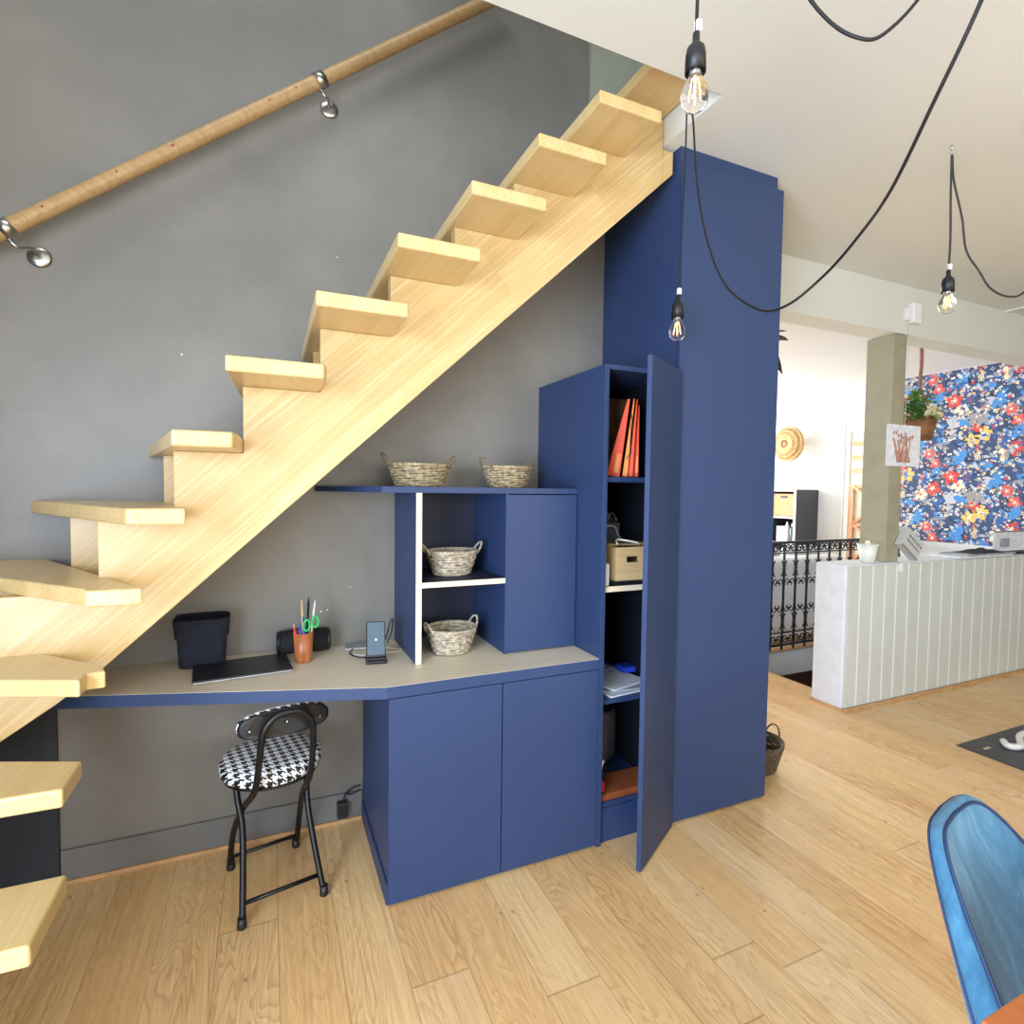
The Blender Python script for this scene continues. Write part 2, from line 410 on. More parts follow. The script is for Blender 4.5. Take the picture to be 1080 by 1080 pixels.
struct('trim_1', B(3.25, 5.6, 1.085, 1.135, 0.0005, .012), 'oaktrim')
ce = MB(); ce.box(XL-.1, XR+.1, YF-.1, OY, CZ, 2.955); ce.box(OX, XR+.1, OY, .17, CZ, 2.955)
struct('ceiling', ce, 'white')
struct('ceiling_far_room', B(1.0, XR+.1, .17, 5.1, 2.6, 2.7), 'whitewall')
wb = MB(); wb.box(XL-.1, 1.06, 0, .12, 0, UZ); wb.box(1.06, 1.9, 0, .12, 0, CZ)
struct('wall_back', wb, 'greywall')
struct('wall_landing', B(1.06, 6.5, .03, .15, 2.956, UZ), 'landing')
def wall_with_hole(axis, a0, a1, z0, z1, holes, p0, p1):
    m = MB(); xs = sorted([a0, a1]+[h for H in holes for h in H[:2]])
    for i in range(len(xs)-1):
        u0, u1 = xs[i], xs[i+1]; H = [h for h in holes if h[0] <= u0+1e-6 and h[1] >= u1-1e-6]
        spans = [(z0, z1)] if not H else [(z0, H[0][2]), (H[0][3], z1)]
        for s0, s1 in spans:
            if s1-s0 < 1e-4: continue
            if axis == 'x': m.box(u0, u1, p0, p1, s0, s1)
            else: m.box(p0, p1, u0, u1, s0, s1)
    return m
WF = [(-1.2, .9, .85, 2.35), (1.5, 4.4, .85, 2.35)]
WLH = [(-4.1, -1.95, .4, 2.2)]
struct('wall_front', wall_with_hole('x', XL, XR, 0, CZ, WF, YF-.12, YF), 'roomwall')
struct('wall_left', wall_with_hole('y', YF, 0, 0, CZ, WLH, XL-.12, XL), 'roomwall')
struct('wall_left_upper', B(XL-.12, XL, -3.2, 0, CZ+.001, UZ), 'whitewall')
struct('wall_right', B(XR, XR+.12, YF, .0, 0, CZ), 'roomwall')
struct('wall_upstairs_front', B(XL, 6.5, -3.3, -3.2, 2.956, UZ), 'whitewall')
struct('wall_upstairs_right', B(6.5, 6.6, -3.2, .03, 2.956, UZ), 'whitewall')
struct('ceiling_upstairs', wall_with_hole('x', XL, 6.5, 0, 1, [], 0, 0).box(XL-.1, 6.6, -3.3, -2.6, UZ, UZ+.1).box(XL-.1, 6.6, -.9, .15, UZ, UZ+.1).box(1.6, 6.6, -2.6, -.9, UZ, UZ+.1) if False else MB().box(XL-.1, 6.6, -3.3, -2.3, UZ, UZ+.1).box(XL-.1, 6.6, -1.2, .15, UZ, UZ+.1).box(.8, 6.6, -2.3, -1.2, UZ, UZ+.1), 'whitewall')
# far room
FW = [(2.6, 5.6, .9, 2.3)]
struct('wall_far', wall_with_hole('x', 1.0, XR, 0, 2.6, FW, 5.0, 5.12), 'whitewall')
struct('wall_far_right', B(6.0, 6.12, 1.3105, 5.0, 0, 2.6), 'whitewall')
struct('wall_far_left', B(1.0, 1.1, .12, 5.0, 0, 2.6), 'whitewall')
struct('wall_wallpaper_side', B(5.6, 6.12, .2065, 1.31, 0, 2.6).box(5.6, 6.12, .171, .206, .951, 2.6), 'whitewall')
struct('trim_2', B(1.9, XR, 0, .17, 2.495, CZ-.0005), 'beam')
struct('trim_3', MB().box(4.75, 4.78, -3.4, -.001, CZ-.012, CZ-.0005), 'white')
def window(name, axis, u0, u1, z0, z1, p0, p1, n):
    m = MB(); t = .05
    def bx(a, b, c, d):
        if axis == 'x': m.box(a, b, p0, p1, c, d)
        else: m.box(p0, p1, a, b, c, d)
    bx(u0, u1, z0, z0+t); bx(u0, u1, z1-t, z1); bx(u0, u0+t, z0+t, z1-t); bx(u1-t, u1, z0+t, z1-t)
    for k in range(1, n):
        c = u0+(u1-u0)*k/n; bx(c-t/2, c+t/2, z0+t, z1-t)
    w = struct(name, m, 'whiteplastic'); pm = (p0+p1)/2
    g = B(u0+t, u1-t, pm-.003, pm+.003, z0+t, z1-t) if axis == 'x' else B(pm-.003, pm+.003, u0+t, u1-t, z0+t, z1-t)
    obj('pane', g, 'pane', w)
window('window_1', 'x', *WF[0], YF-.09, YF-.03, 2); window('window_2', 'x', *WF[1], YF-.09, YF-.03, 3)
window('window_3', 'y', *WLH[0], XL-.09, XL-.03, 2); window('window_4', 'x', *FW[0], 5.03, 5.09, 3)
# skirting of the back wall (under the desk)
struct('baseboard_back', B(-1.037, -.002, -.012, -.0005, .016, .123), 'skirt')
struct('trim_4', B(-1.037, -.002, -.02, -.0005, .0005, .015), 'oaktrim')
mk = MB()                      # little chips and screw plugs on the wall
for x, z, r in ((-.165, .905, .004), (-.14, .91, .003), (-.05, 1.0, .0025), (-.65, 1.9, .004), (-.62, 1.62, .003), (-.1, 2.35, .003)):
    mk.lathe([(r, 0), (r*.7, .0015)], (x, -.0002, z), 8, axis=Matrix.Rotation(PI/2, 3, 'X'))
struct('trim_5', mk, 'whitewall')

# half wall
hw = thing('half_wall', 'low partition wall with grooved grey cladding and rough white end', 'wall', (4.3, .09, 0))
hw['kind'] = 'structure'
for k in ('label', 'category'): del hw[k]
obj('plaster_core', B(3.05, 5.6, -.012, .206, .0005, .95), 'plaster', hw, bev=.012)
gx = [3.06, 3.175, 3.303, 3.43, 3.55, 3.68, 3.81, 3.94, 4.07, 4.20, 4.335, 4.467, 4.60, 4.73, 4.855, 4.99, 5.12, 5.25, 5.38, 5.51, 5.6]
cl = MB()
for a, b in zip(gx[:-1], gx[1:]):
    cl.box(a, b-.018, -.030, -.0125, .02, .94); cl.box(b-.018, b-.001, -.0292, -.0125, .02, .94, 1)
obj('cladding', cl, ['sage', 'groove'], hw)
obj('quarter_round', B(3.045, 5.6, -.044, -.031, .0005, .018), 'oaktrim', hw)
obj('end_strip', B(3.034, 3.0495, -.03, .206, .0005, .016), 'oaktrim', hw)

# ------------------------------------------------------------------ staircase
RISE = .2
def tz(k): return 1.76+RISE*(k-4)
sc = thing('staircase', 'pale laminated wood open staircase with two sawtooth stringers', 'stairs', (-.3, -.4, 0))
TH = .042
polys = {}
for k in range(5, 11):
    x0 = -.237+.225*(k-5); x1 = x0+.257
    if k == 10: x1 = 1.105
    polys[k] = [(x0, -.75), (x1, -.75), (x1, -.004), (x0, -.004)]
polys[4] = [(-.461, -.75), (-.217, -.75), (-.208, -.735), (-.208, -.004), (-.435, -.004)]
polys[3] = [(-.583, -.75), (-.445, -.75), (-.434, -.72), (-.415, -.004), (-.757, -.004)]
polys[2] = [(-.681, -.75), (-.553, -.75), (-.575, -.66), (-.72, -.004), (-1.098, -.004)]
polys[1] = [(-.752, -.75), (-.650, -.75), (-.66, -.715), (-1.06, -.004), (-1.55, -.004), (-1.752, -.09), (-1.752, .0), (-1.752, -.0)]
polys[1] = [(-.756, -.75), (-.649, -.75), (-1.06, -.004), (-1.42, -.004), (-.77, -.715)]
polys[1] = [(-.756, -.75), (-.649, -.75), (-1.06, -.004), (-1.752, -.004), (-1.752, .0-.03), (-1.44, -.004-.01), (-.77, -.717)]
polys[1] = [(-.77, -.745), (-.649, -.75), (-1.06, -.004), (-1.45, -.004), (-.775, -.717)]
polys[0] = [(-.766, -.805), (-.764, -.756), (-.727, -.752), (-.745, -.70), (-1.40, -.018), (-1.752, -.018), (-1.752, -.41)]
polys[-1] = [(-.769, -.922), (-.769, -.786), (-1.752, -.385), (-1.752, -.905)]
polys[-2] = [(-.769, -1.112), (-.769, -.903), (-1.752, -.885), (-1.752, -1.09)]
polys[-3] = [(-.769, -1.33), (-.769, -1.09), (-1.752, -1.07), (-1.752, -1.31)]
polys[-4] = [(-.769, -1.55), (-.769, -1.31), (-1.752, -1.29), (-1.752, -1.53)]
for k in sorted(polys):
    z = tz(k)
    obj('tread', MB().prism(polys[k], z-TH, z), 'tread', sc, bev=.006, bseg=3)
teeth = [(-1.40, 0), (-1.08, 1), (-.793, 2), (-.61, 3), (-.428, 4), (-.207, 5), (.013, 6), (.233, 7), (.455, 8), (.675, 9), (.90, 10)]
def stringer_poly(teeth, xend):
    top = []
    for i, (x, k) in enumerate(teeth):
        z = tz(k)-TH-.0005
        if i: top.append((x, tz(teeth[i-1][1])-TH-.0005))
        top.append((x, z))
    top.append((xend, tz(10)-TH-.0005))
    bot = [(xend, 2.69), (-.794, .896), (-.894, .815), (-1.014, .732), (-1.40, .455)]
    bot = [(xend, 2.708+(xend-1.154)*.93)]+bot[1:]
    return bot[::-1]+top[::-1] if False else (bot+top)
front = MB().prism(stringer_poly(teeth, 1.11)[::-1], -.52, -.475, axis='y')
# end cleat that touches the wardrobe side
obj('front_stringer', front, 'stringer', sc, bev=.002)
obj('stringer_end', MB().prism([(1.1105, 2.668), (1.16, 2.713), (1.16, 2.80), (1.1105, 2.80)], -.52, -.475, axis='y'), 'stringer', sc)
bteeth = [(-1.70, 0), (-1.28, 1), (-.94, 2), (-.683, 3), (-.44, 4), (-.205, 5), (.013, 6), (.233, 7), (.455, 8), (.675, 9), (.90, 10)]
bp = stringer_poly(bteeth, 1.11); bp[1:5] = [(-.794, .90), (-1.04, .80), (-1.70, .45)]
obj('rear_stringer', MB().prism(bp[::-1], -.2, -.155, axis='y'), 'stringer', sc, bev=.002)
# stringers of the lower flight (outside the frame on the left)
for x in (-1.10, -1.50):
    pp = [(-1.50, 0.0), (-1.26, 0.0), (-.53, .66), (-.53, .73)]
    tp = [(-.80, .705), (-.80, .505), (-1.0, .505), (-1.0, .305), (-1.22, .305), (-1.22, .105), (-1.50, .105)]
    obj('lower_stringer', MB().prism([(-1.50, .0005), (-1.28, .0005), (-.56, .64), (-.56, .707), (-.80, .707), (-.80, .507), (-1.0, .507), (-1.0, .307), (-1.22, .307), (-1.22, .107), (-1.50, .107)], x-.045, x, axis='x'), 'stringer', sc)
# dark navy panel behind the lower flight
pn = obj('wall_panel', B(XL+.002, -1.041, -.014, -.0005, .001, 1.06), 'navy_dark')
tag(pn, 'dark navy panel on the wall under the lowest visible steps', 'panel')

# handrail
hr = thing('handrail', 'round wooden handrail on steel brackets along the grey wall', 'handrail', (-.6, -.09, 2.0))
HA = Vector((-1.75, -.09, 1.728)); HB = Vector((.62, -.09, 3.585))
hd = (HB-HA)
obj('rail', MB().tube([HA+hd*t/40 for t in range(41)], .0255, 20), 'rail_wood', hr)
def hpt(x): return HA+hd*((x-HA.x)/hd.x)
for bx_, px_, pz_ in ((-1.115, -1.06, 2.178), (-.172, -.13, 2.922)):
    c = hpt(bx_); d = hd.normalized(); br = MB()
    br.tube([c-d*.018, c+d*.018], .0295, 24)
    br.tube(smooth_path([c+Vector((.0, .002, -.026)), c+Vector((.022, .008, -.05)), Vector((px_-.008, -.045, pz_+.012)), Vector((px_, -.016, pz_))], 6), .006, 10)
    b_ = obj('bracket', br, 'steel', hr)
    obj('wall_plate', MB().lathe([(.034, 0), (.034, .005), (.029, .009), (.012, .012)], (px_, -.0005, pz_), 32, axis=Matrix.Rotation(PI/2, 3, 'X')), 'steel', b_)
kn = MB()
for x in (-1.02, -.82, -.66, -.655, -.35, -.26):
    c = hpt(x); kn.lathe([(.0045, 0), (.003, .0012)], c+Vector((.002, -.0252, .004)), 10, axis=Matrix.Rotation(PI/2, 3, 'X'))
obj('knot', kn, 'redwood', hr, kind='stuff')

# ------------------------------------------------------------------ built-in furniture
a, b, c_ = .8225, .57, .3815
H = .76
bc = thing('base_cabinet', 'blue double-door base cabinet under the pale worktop', 'cabinet', (.4, -.3, 0))
cm = MB(); cm.box(.004, .022, -.550, -.001, .0005, .718); cm.box(.803, .821, -.550, -.001, .0005, .718); cm.box(.022, .803, -.550, -.001, .05, .068); cm.box(.022, .803, -.012, -.001, .068, .718); cm.box(.022, .803, -.548, -.53, .0005, .05); cm.box(.022, .803, -.548, -.45, .70, .718)
obj('carcass', cm, 'navy', bc)
sp_ = MB().box(-.003, .0035, -.55, -.013, .0005, .075)
obj('side_plinth', sp_, 'navy', bc)
d1 = obj('door', B(.002, .4095, -.570, -.5515, .012, .716), 'navy', bc, bev=.0015)
d2 = obj('door', B(.4135, .8205, -.570, -.5515, .012, .716), 'navy', bc, bev=.0015)
wt = thing('worktop', 'long pale wood worktop with blue front edge and angled desk end', 'worktop', (0, -.3, .72))
wp = [(-1.036, -.0015), (-1.036, -.248), (-.004, -.5695), (.8212, -.5695), (.8212, -.0015)]
obj('surface', MB().prism(wp, .7205, .7595), 'top', wt)
def offs(): 
    e = MB(); t = .0015
    e.prism([(-1.0375, -.2485), (-.0042, -.5712), (-.004, -.5697), (-1.036, -.2482)][::1], .7200, .7585)
    e.prism([(-.0042, -.5712), (.8212, -.5712), (.8212, -.5697), (-.004, -.5697)], .7200, .7585)
    return e
obj('front_edge', offs(), 'navy', wt)
# upper open unit
S0 = 1.423-.022
un = thing('wall_unit', 'blue open cubby unit with closed door standing on the worktop', 'cabinet', (.45, -.2, .76))
obj('side_panel', B(.137, .159, -.3795, -.0015, .7605, S0-.0005), 'navy', un)
obj('divider', B(.497, .508, -.3795, -.0145, .7605, S0-.0005), 'navy', un)
obj('back_panel', B(.159, .821, -.0135, -.0015, .7605, S0-.0005), 'navy_shade', un)
obj('shelf', B(.1595, .4965, -.3790, -.0145, 1.046, 1.066), 'navy_shade', un)
e1 = obj('side_edge', B(.137, .159, -.3812, -.3797, .7605, S0-.0005), 'edge', un); e1['label'] = 'cream front edge of the left side'
e2 = obj('shelf_edge', B(.1592, .4968, -.3812, -.3793, 1.046, 1.066), 'edge', un); e2['label'] = 'cream front edge of the shelf'
obj('door', B(.5055, .8175, -.3815, -.3635, .764, S0-.004), 'navy', un, bev=.0015)
sh = obj('wall_shelf', MB().prism([(-.188, -.0015), (-.186, -.02), (.012, -.3815), (.8212, -.3815), (.8212, -.0015)], S0, 1.423), 'navy')
tag(sh, 'long navy top shelf with an angled left end, two baskets on it', 'shelf')
# tall open cabinet
TT = 1.903; X2 = 1.175
tc = thing('tall_cabinet', 'tall narrow blue cabinet with its door ajar beside the wardrobe', 'cabinet', (1.0, -.3, 0))
obj('left_panel', B(a, a+.020, -.5695, -.001, .0005, TT), 'navy', tc, bev=.001)
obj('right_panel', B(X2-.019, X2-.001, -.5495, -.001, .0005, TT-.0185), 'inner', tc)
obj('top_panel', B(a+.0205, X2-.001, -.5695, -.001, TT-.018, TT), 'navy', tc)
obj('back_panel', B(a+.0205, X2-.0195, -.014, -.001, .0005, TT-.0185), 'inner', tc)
obj('inner_shade_sheet', B(a+.0202, a+.0204, -.545, -.0145, .1605, 1.8845), 'inner', tc)  # thin near-black sheet added as shade on the left panel's inside
for z, m_ in ((1.452, 'navy'), (1.015, 'navy_shade'), (.562, 'navy'), (.14, 'navy')):
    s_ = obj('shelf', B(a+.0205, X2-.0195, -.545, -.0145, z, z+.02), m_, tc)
    if z == 1.015: obj('shelf_edge', B(a+.0205, X2-.0195, -.5475, -.5455, z, z+.022), 'edge', s_)
obj('plinth', B(a+.0205, X2-.0195, -.55, -.532, .0005, .139), 'navy', tc)
# open door, hinged at the right
hx, hy = X2-.003, -.572
dr = Vector((.884-1.174, -.746+.569, 0)).normalized(); nr = Vector((dr.y, -dr.x, 0))
dlen = .343
pts = [Vector((hx, hy, 0)), Vector((hx, hy, 0))+dr*dlen]
q = [pts[0], pts[1], pts[1]+nr*(-.0185), pts[0]+nr*(-.0185)]
if nr.y > 0: q = [pts[0], pts[1], pts[1]-nr*.0185, pts[0]-nr*.0185]
dd = obj('door', MB().prism([(p.x, p.y) for p in q][::-1], .010, TT+.001), 'navy', tc, bev=.0015)
# wardrobe
wr = thing('wardrobe', 'floor-to-ceiling dark blue wardrobe with one tall plain door', 'wardrobe', (1.45, -.3, 0))
W2 = 1.737; DT = 2.753
ca = MB(); ca.box(X2+.0005, X2+.019, -.551, -.001, .0005, CZ-.001); ca.box(W2-.040, W2-.020, -.551, -.001, .0005, CZ-.001); ca.box(X2+.019, W2-.04, -.551, -.001, .03, .05); ca.box(X2+.019, W2-.04, -.54, -.001, CZ-.021, CZ-.001); ca.box(X2+.019, W2-.04, -.012, -.001, .05, CZ-.021)
obj('carcass', ca, 'navy', wr)
obj('door', B(X2+.003, W2, -.570, -.552, .012, DT), 'navy', wr, bev=.0015)
obj('filler_panel', B(X2+.019, W2-.04, -.551, -.5405, DT-.02, CZ-.001), 'navy', wr)
obj('side_cladding', B(W2-.0195, W2, -.5515, -.001, .0005, DT), 'navy', wr)

# ------------------------------------------------------------------ baskets
def basket(name, label, loc, rt, rb, h, sy, mat, rz, hr=.035, hscale=1, rows=9, group='wicker baskets on the blue unit', lean=.012):
    t = thing(name, label, 'basket', loc, rz, group)
    NST = 26; seg = 104
    w = MB()
    for i in range(rows):
        f = (i+.5)/rows; r0 = rb+(rt-rb)*f; z = h*f*.97+.004
        pts = []
        for k in range(seg):
            an = 2*PI*k/seg; off = .0022*math.cos(NST/2*an+PI*(i % 2))
            r = r0+off; jit = .0012*math.sin(5*an+i*2.1)
            pts.append((r*math.cos(an), r*math.sin(an)*sy, z+jit))
        w.tube(pts, h/rows*.56, 5, closed=True)
    obj('woven_wall', w, mat, t, local=True, kind=None)
    s = MB()
    for k in range(NST):
        an = 2*PI*k/NST
        s.tube([(rb*math.cos(an), rb*math.sin(an)*sy, .003), (rt*math.cos(an), rt*math.sin(an)*sy, h)], .0026, 5)
    obj('stakes', s, 'handle', t, local=True)
    rm = MB()
    for j in range(2):
        pts = [((rt+.002*math.cos(20*2*PI*k/seg+j*PI))*math.cos(2*PI*k/seg), (rt+.002*math.cos(20*2*PI*k/seg+j*PI))*math.sin(2*PI*k/seg)*sy, h+.002*math.sin(20*2*PI*k/seg+j*PI)) for k in range(seg)]
        rm.tube(pts, .0038, 6, closed=True)
    obj('rim', rm, mat, t, local=True)
    obj('base', MB().lathe([(rb*.98, .0008), (rb*.98, .006)], (0, 0, 0), 32, sy=sy), mat, t, local=True)
    for sgn in (-1, 1):
        hm = MB()
        for j in range(2):
            pts = []
            for k in range(25):
                u = PI*k/24; y = -math.cos(u)*hr*hscale; z = h-.012+math.sin(u)*(hr*1.15+.012)
                x = sgn*(rt-.004+lean*math.sin(u)*2.0)+.0022*math.cos(k*1.3+j*PI)
                pts.append((x, y+.0022*math.sin(k*1.3+j*PI), z))
            hm.tube(pts, .0034, 6)
        obj('handle', hm, 'handle' if mat == 'wicker' else mat, t, local=True)
    return t
basket('wicker_basket', 'wide wicker basket on the top shelf, the left one of the pair', (.196, -.19, 1.4235), .125, .095, .088, .72, 'wicker', .1, hr=.036, lean=.016)
basket('wicker_basket', 'wide wicker basket on the top shelf against the tall cabinet', (.583, -.19, 1.4235), .118, .088, .088, .74, 'wicker', .35, hr=.034, lean=.016)
basket('wicker_basket', 'greyish wicker basket in the upper cubby above the shelf', (.326, -.22, 1.0665), .105, .072, .098, .85, 'wicker2', .05, hr=.028, lean=.014)
basket('wicker_basket', 'pale wicker basket in the lower cubby on the worktop', (.312, -.265, .7605), .102, .070, .100, .92, 'wicker2', .25, hr=.028, lean=.010)
basket('wicker_basket', 'dark brown wicker basket on the floor behind the wardrobe', (1.925, -.33, .0005), .15, .11, .14, .9, 'darkwicker', .1, hr=.04, group='baskets', rows=10)

# ------------------------------------------------------------------ contents of tall cabinet
def rbox(w, d, h, z=0): return MB().box(-w/2, w/2, -d/2, d/2, z, z+h)
grp = 'orange folders in the open cabinet'
for i, (x, tilt, th, m_, lab, y) in enumerate(((.990, .19, .036, 'orange', 'fat orange folder leaning at the left end of the row', -.40),
        (1.036, .11, .014, 'orange2', 'light orange folder with a black elastic band', -.41),
        (1.064, .07, .014, 'orange', 'thin orange folder between the banded folder and the last one', -.41),
        (1.098, .02, .016, 'orange', 'thick orange folder nearest the ajar door', -.40))):
    t = thing('folder', lab, 'folder', (x, y, 1.4725), 0, grp, rot=(0, tilt*.8, -.60))
    hgt = .325 if i < 3 else .305
    obj('cover', MB().prism([(-th, 0.004), (th*.55, 0.004), (th*.2, hgt), (-th*.1, hgt)], -.075, .075, axis='y'), m_, t, local=True, bev=.002)
    if i == 1:
        obj('elastic_band', MB().tube([(-.004, -.077, .26), (.002, -.0775, .235), (.0, -.077, .22), (.007, -.0765, .1), (-.004, -.077, .075)], .0018, 6), 'blackplastic', t, local=True)
    if i in (0, 3):
        obj('spine', MB().box(-th*.2, th*.25, -.078, -.0755, .02, hgt*.3), 'orange2', t, local=True)
bx1 = thing('wooden_box', 'brown wooden box with two drawers behind the orange folders', 'box', (1.08, -.16, 1.4725))
obj('body', B(.90, 1.150, -.255, -.06, 1.4727, 1.835), 'brownbox', bx1)
obj('drawer', B(.903, 1.147, -.261, -.2555, 1.478, 1.648), 'brownbox', bx1, bev=.002)
obj('drawer', B(.903, 1.147, -.261, -.2555, 1.655, 1.832), 'brownbox', bx1, bev=.002)
# crate
cr = thing('wooden_crate', 'pale wooden crate with a slot handle on the middle shelf', 'crate', (1.03, -.40, 1.0355))
cx0, cx1, cy0, cy1, cz0, cz1 = .925, 1.145, -.52, -.26, 1.052, 1.188
m_ = MB(); t = .01
m_.box(cx0, cx0+t, cy0, cy1, cz0, cz1); m_.box(cx1-t, cx1, cy0, cy1, cz0, cz1); m_.box(cx0+t, cx1-t, cy1-t, cy1, cz0, cz1); m_.box(cx0+t, cx1-t, cy0+t, cy1-t, cz0, cz0+t)
sx0, sx1, sz0, sz1 = .975, 1.035, 1.125, 1.150
m_.box(cx0+t, sx0, cy0, cy0+t, cz0, cz1); m_.box(sx1, cx1-t, cy0, cy0+t, cz0, cz1); m_.box(sx0, sx1, cy0, cy0+t, cz0, sz0); m_.box(sx0, sx1, cy0, cy0+t, sz1, cz1)
obj('body', m_, 'crate', cr)
obj('lid', B(cx0+.002, cx1-.002, cy0+.06, cy1-.002, cz1+.0005, cz1+.008), 'crate', cr)
tr_ = obj('tray', B(.90, 1.15, -.53, -.25, 1.0357, 1.0515), 'blackplastic'); tag(tr_, 'flat dark tray beneath the pale wooden crate', 'tray')
cb_ = MB().tube(smooth_path([(.94, -.50, 1.201), (.96, -.47, 1.215), (1.0, -.49, 1.211), (1.04, -.5, 1.203), (1.06, -.49, 1.195)], 8), .004, 8)
tag(obj('cable', cb_, 'cordwhite'), 'thick white cable lying across the pale wooden crate', 'cable')
wbx = obj('box', B(.846, .885, -.53, -.40, 1.0357, 1.125), 'whiteplastic', bev=.002); tag(wbx, 'small white box left of the pale wooden crate', 'box')
def crumple(cx, cy, cz, sx, sy, sz, seed, n=10):
    rnd = random.Random(seed); v = []; f = []
    for j in range(n+1):
        for i in range(n+1):
            u, w = i/n-.5, j/n-.5
            hgt = (1-(2*u)**2)*(1-(2*w)**2)
            v.append((cx+u*sx, cy+w*sy, cz+.002+max(0, hgt)*sz*(.5+.6*rnd.random())))
    for j in range(n):
        for i in range(n): q = j*(n+1)+i; f.append((q, q+1, q+n+2, q+n+1))
    m = MB().add(v, f)
    o = len(m.v); base = [(cx-.5*sx, cy-.5*sy, cz), (cx+.5*sx, cy-.5*sy, cz), (cx+.5*sx, cy+.5*sy, cz), (cx-.5*sx, cy+.5*sy, cz)]
    m.add(base, [(0, 3, 2, 1)])
    return m
tag(obj('plastic_bag', crumple(.905, -.36, 1.183, .10, .17, .06, 3), 'clear'), 'crumpled clear plastic bag piled above the white box in the cabinet', 'bag')
gb = obj('box', B(.85, 1.13, -.245, -.03, 1.0357, 1.27), 'greypaper', bev=.003); tag(gb, 'grey storage box at the back behind the pale crate', 'box')
tag(obj('plastic_bag', crumple(1.06, -.14, 1.2705, .17, .18, .07, 5), 'clear'), 'shiny crumpled packaging on the grey storage box', 'bag')
for i_, (pts_, lab_) in enumerate((([(1.00, -.236, 1.276), (1.03, -.238, 1.31), (1.06, -.24, 1.285), (1.09, -.238, 1.315), (1.12, -.236, 1.28)], 'white cable tangle high behind the pale crate'), ([(.97, -.3, 1.202), (.985, -.33, 1.255), (1.02, -.36, 1.262), (1.06, -.33, 1.225), (1.10, -.3, 1.203)], 'thin white cable looping from the clear bag to the crate'))):
    tag(obj('cable', MB().tube(smooth_path(pts_, 8), .0035, 8), 'cordwhite'), lab_, 'cable')
# lower shelf papers
pz = .5825
for i, (w_, d_, r_, m_, lab) in enumerate(((.24, .32, .10, 'paper', 'white sheet of paper lowest in the pile on the cabinet shelf'), (.2, .28, -.12, 'greypaper', 'grey sheet of paper second in the pile on the cabinet shelf'), (.21, .25, .25, 'paper', 'white sheet of paper on top of the grey sheet'))):
    t = obj('paper_sheet', rbox(w_, d_, .006), m_); t.location = (1.0, -.37, pz+.0075*i); t.rotation_euler = (0, 0, r_)
    tag(t, lab, 'paper', 'papers on the cabinet shelf')
ntb = obj('notebook', rbox(.15, .16, .02), 'greypaper'); ntb.location = (.96, -.27, pz+.0225); ntb.rotation_euler = (0, 0, .3); tag(ntb, 'grey notebook behind the pile of papers', 'notebook')
tag(obj('cable', MB().tube(smooth_path([(.86, -.33, .615), (.90, -.30, .63), (.93, -.27, .68), (.945, -.25, .73)], 8), .003, 8), 'cordwhite'), 'white cable curving up over the papers in the cabinet', 'cable')
tag(obj('tape_dispenser', B(1.08, 1.145, -.37, -.30, .6055, .63), 'blue', bev=.004), 'small bright blue plastic case on the papers', 'case')
tag(obj('bag', crumple(.925, -.10, .5827, .13, .12, .12, 9), 'clear'), 'dark crumpled bag at the back of the paper shelf', 'bag')
# bottom
tag(obj('board', B(.846, 1.15, -.54, -.40, .1605, .19), 'redwood', bev=.003), 'reddish brown wooden tray at the bottom of the cabinet', 'tray')
tl = thing('hand_tool', 'small red and black hand tool with a white tip in the cabinet bottom', 'tool', (.865, -.53, .2005))
obj('grip', B(.853, .876, -.539, -.515, .2007, .245), 'red', tl, bev=.002); obj('head', B(.852, .877, -.54, -.513, .2452, .285), 'blackplastic', tl); obj('tip', MB().tube([(.862, -.527, .285), (.866, -.527, .305), (.876, -.527, .325)], .007, 8), 'whiteplastic', tl)
tag(obj('drum', MB().lathe([(.085, 0), (.095, .02), (.095, .22), (.085, .24)], (1.05, -.19, .1605), 28), 'boxdark'), 'dark grey round container deep in the cabinet bottom', 'container')

# ------------------------------------------------------------------ desk things
dz = .7605
fb = thing('fabric_bin', 'dark navy fabric bin with folded rim at the left of the desk', 'bin', (-.585, -.078, dz))
def superring(w, d, z, n=36, e=4):
    out = []
    for k in range(n):
        an = 2*PI*k/n; cx, sy = math.cos(an), math.sin(an)
        out.append((w*math.copysign(abs(cx)**(2/e), cx), d*math.copysign(abs(sy)**(2/e), sy), z))
    return out
def loft(rings, cap0=True, cap1=False, c=(0, 0, 0)):
    n = len(rings[0]); m = MB(); v = [tuple(Vector(p)+Vector(c)) for r in rings for p in r]
    f = [(i*n+k, i*n+(k+1) % n, (i+1)*n+(k+1) % n, (i+1)*n+k) for i in range(len(rings)-1) for k in range(n)]
    m.add(v, f, 0, True); 
    if cap0: m.f.append(list(range(n))[::-1]); m.mi.append(0); m.sm.append(False)
    if cap1: m.f.append([(len(rings)-1)*n+k for k in range(n)]); m.mi.append(0); m.sm.append(False)
    return m
obj('body', loft([superring(.074, .055, 0), superring(.078, .06, .06), superring(.080, .06, .12), superring(.084, .062, .165), superring(.080, .058, .167), superring(.074, .054, .12), superring(.07, .05, .01)], True, True), 'fabricnavy', fb, local=True)
obj('folded_rim', loft([superring(.083, .064, .105), superring(.0865, .0655, .107), superring(.092, .07, .172), superring(.088, .066, .178), superring(.084, .0625, .168)], False), 'fabricnavy', fb, local=True)
lp = thing('laptop', 'closed black laptop lying on the desk', 'laptop', (-.45, -.205, dz), .10)
lp.location = (-.448, -.207, dz)
obj('base', MB().box(-.155, .155, -.103, .103, .0012, .0075), 'silver', lp, local=True, bev=.003)
obj('lid', MB().box(-.156, .156, -.104, .104, .0078, .0135), 'laptop', lp, local=True, bev=.003)
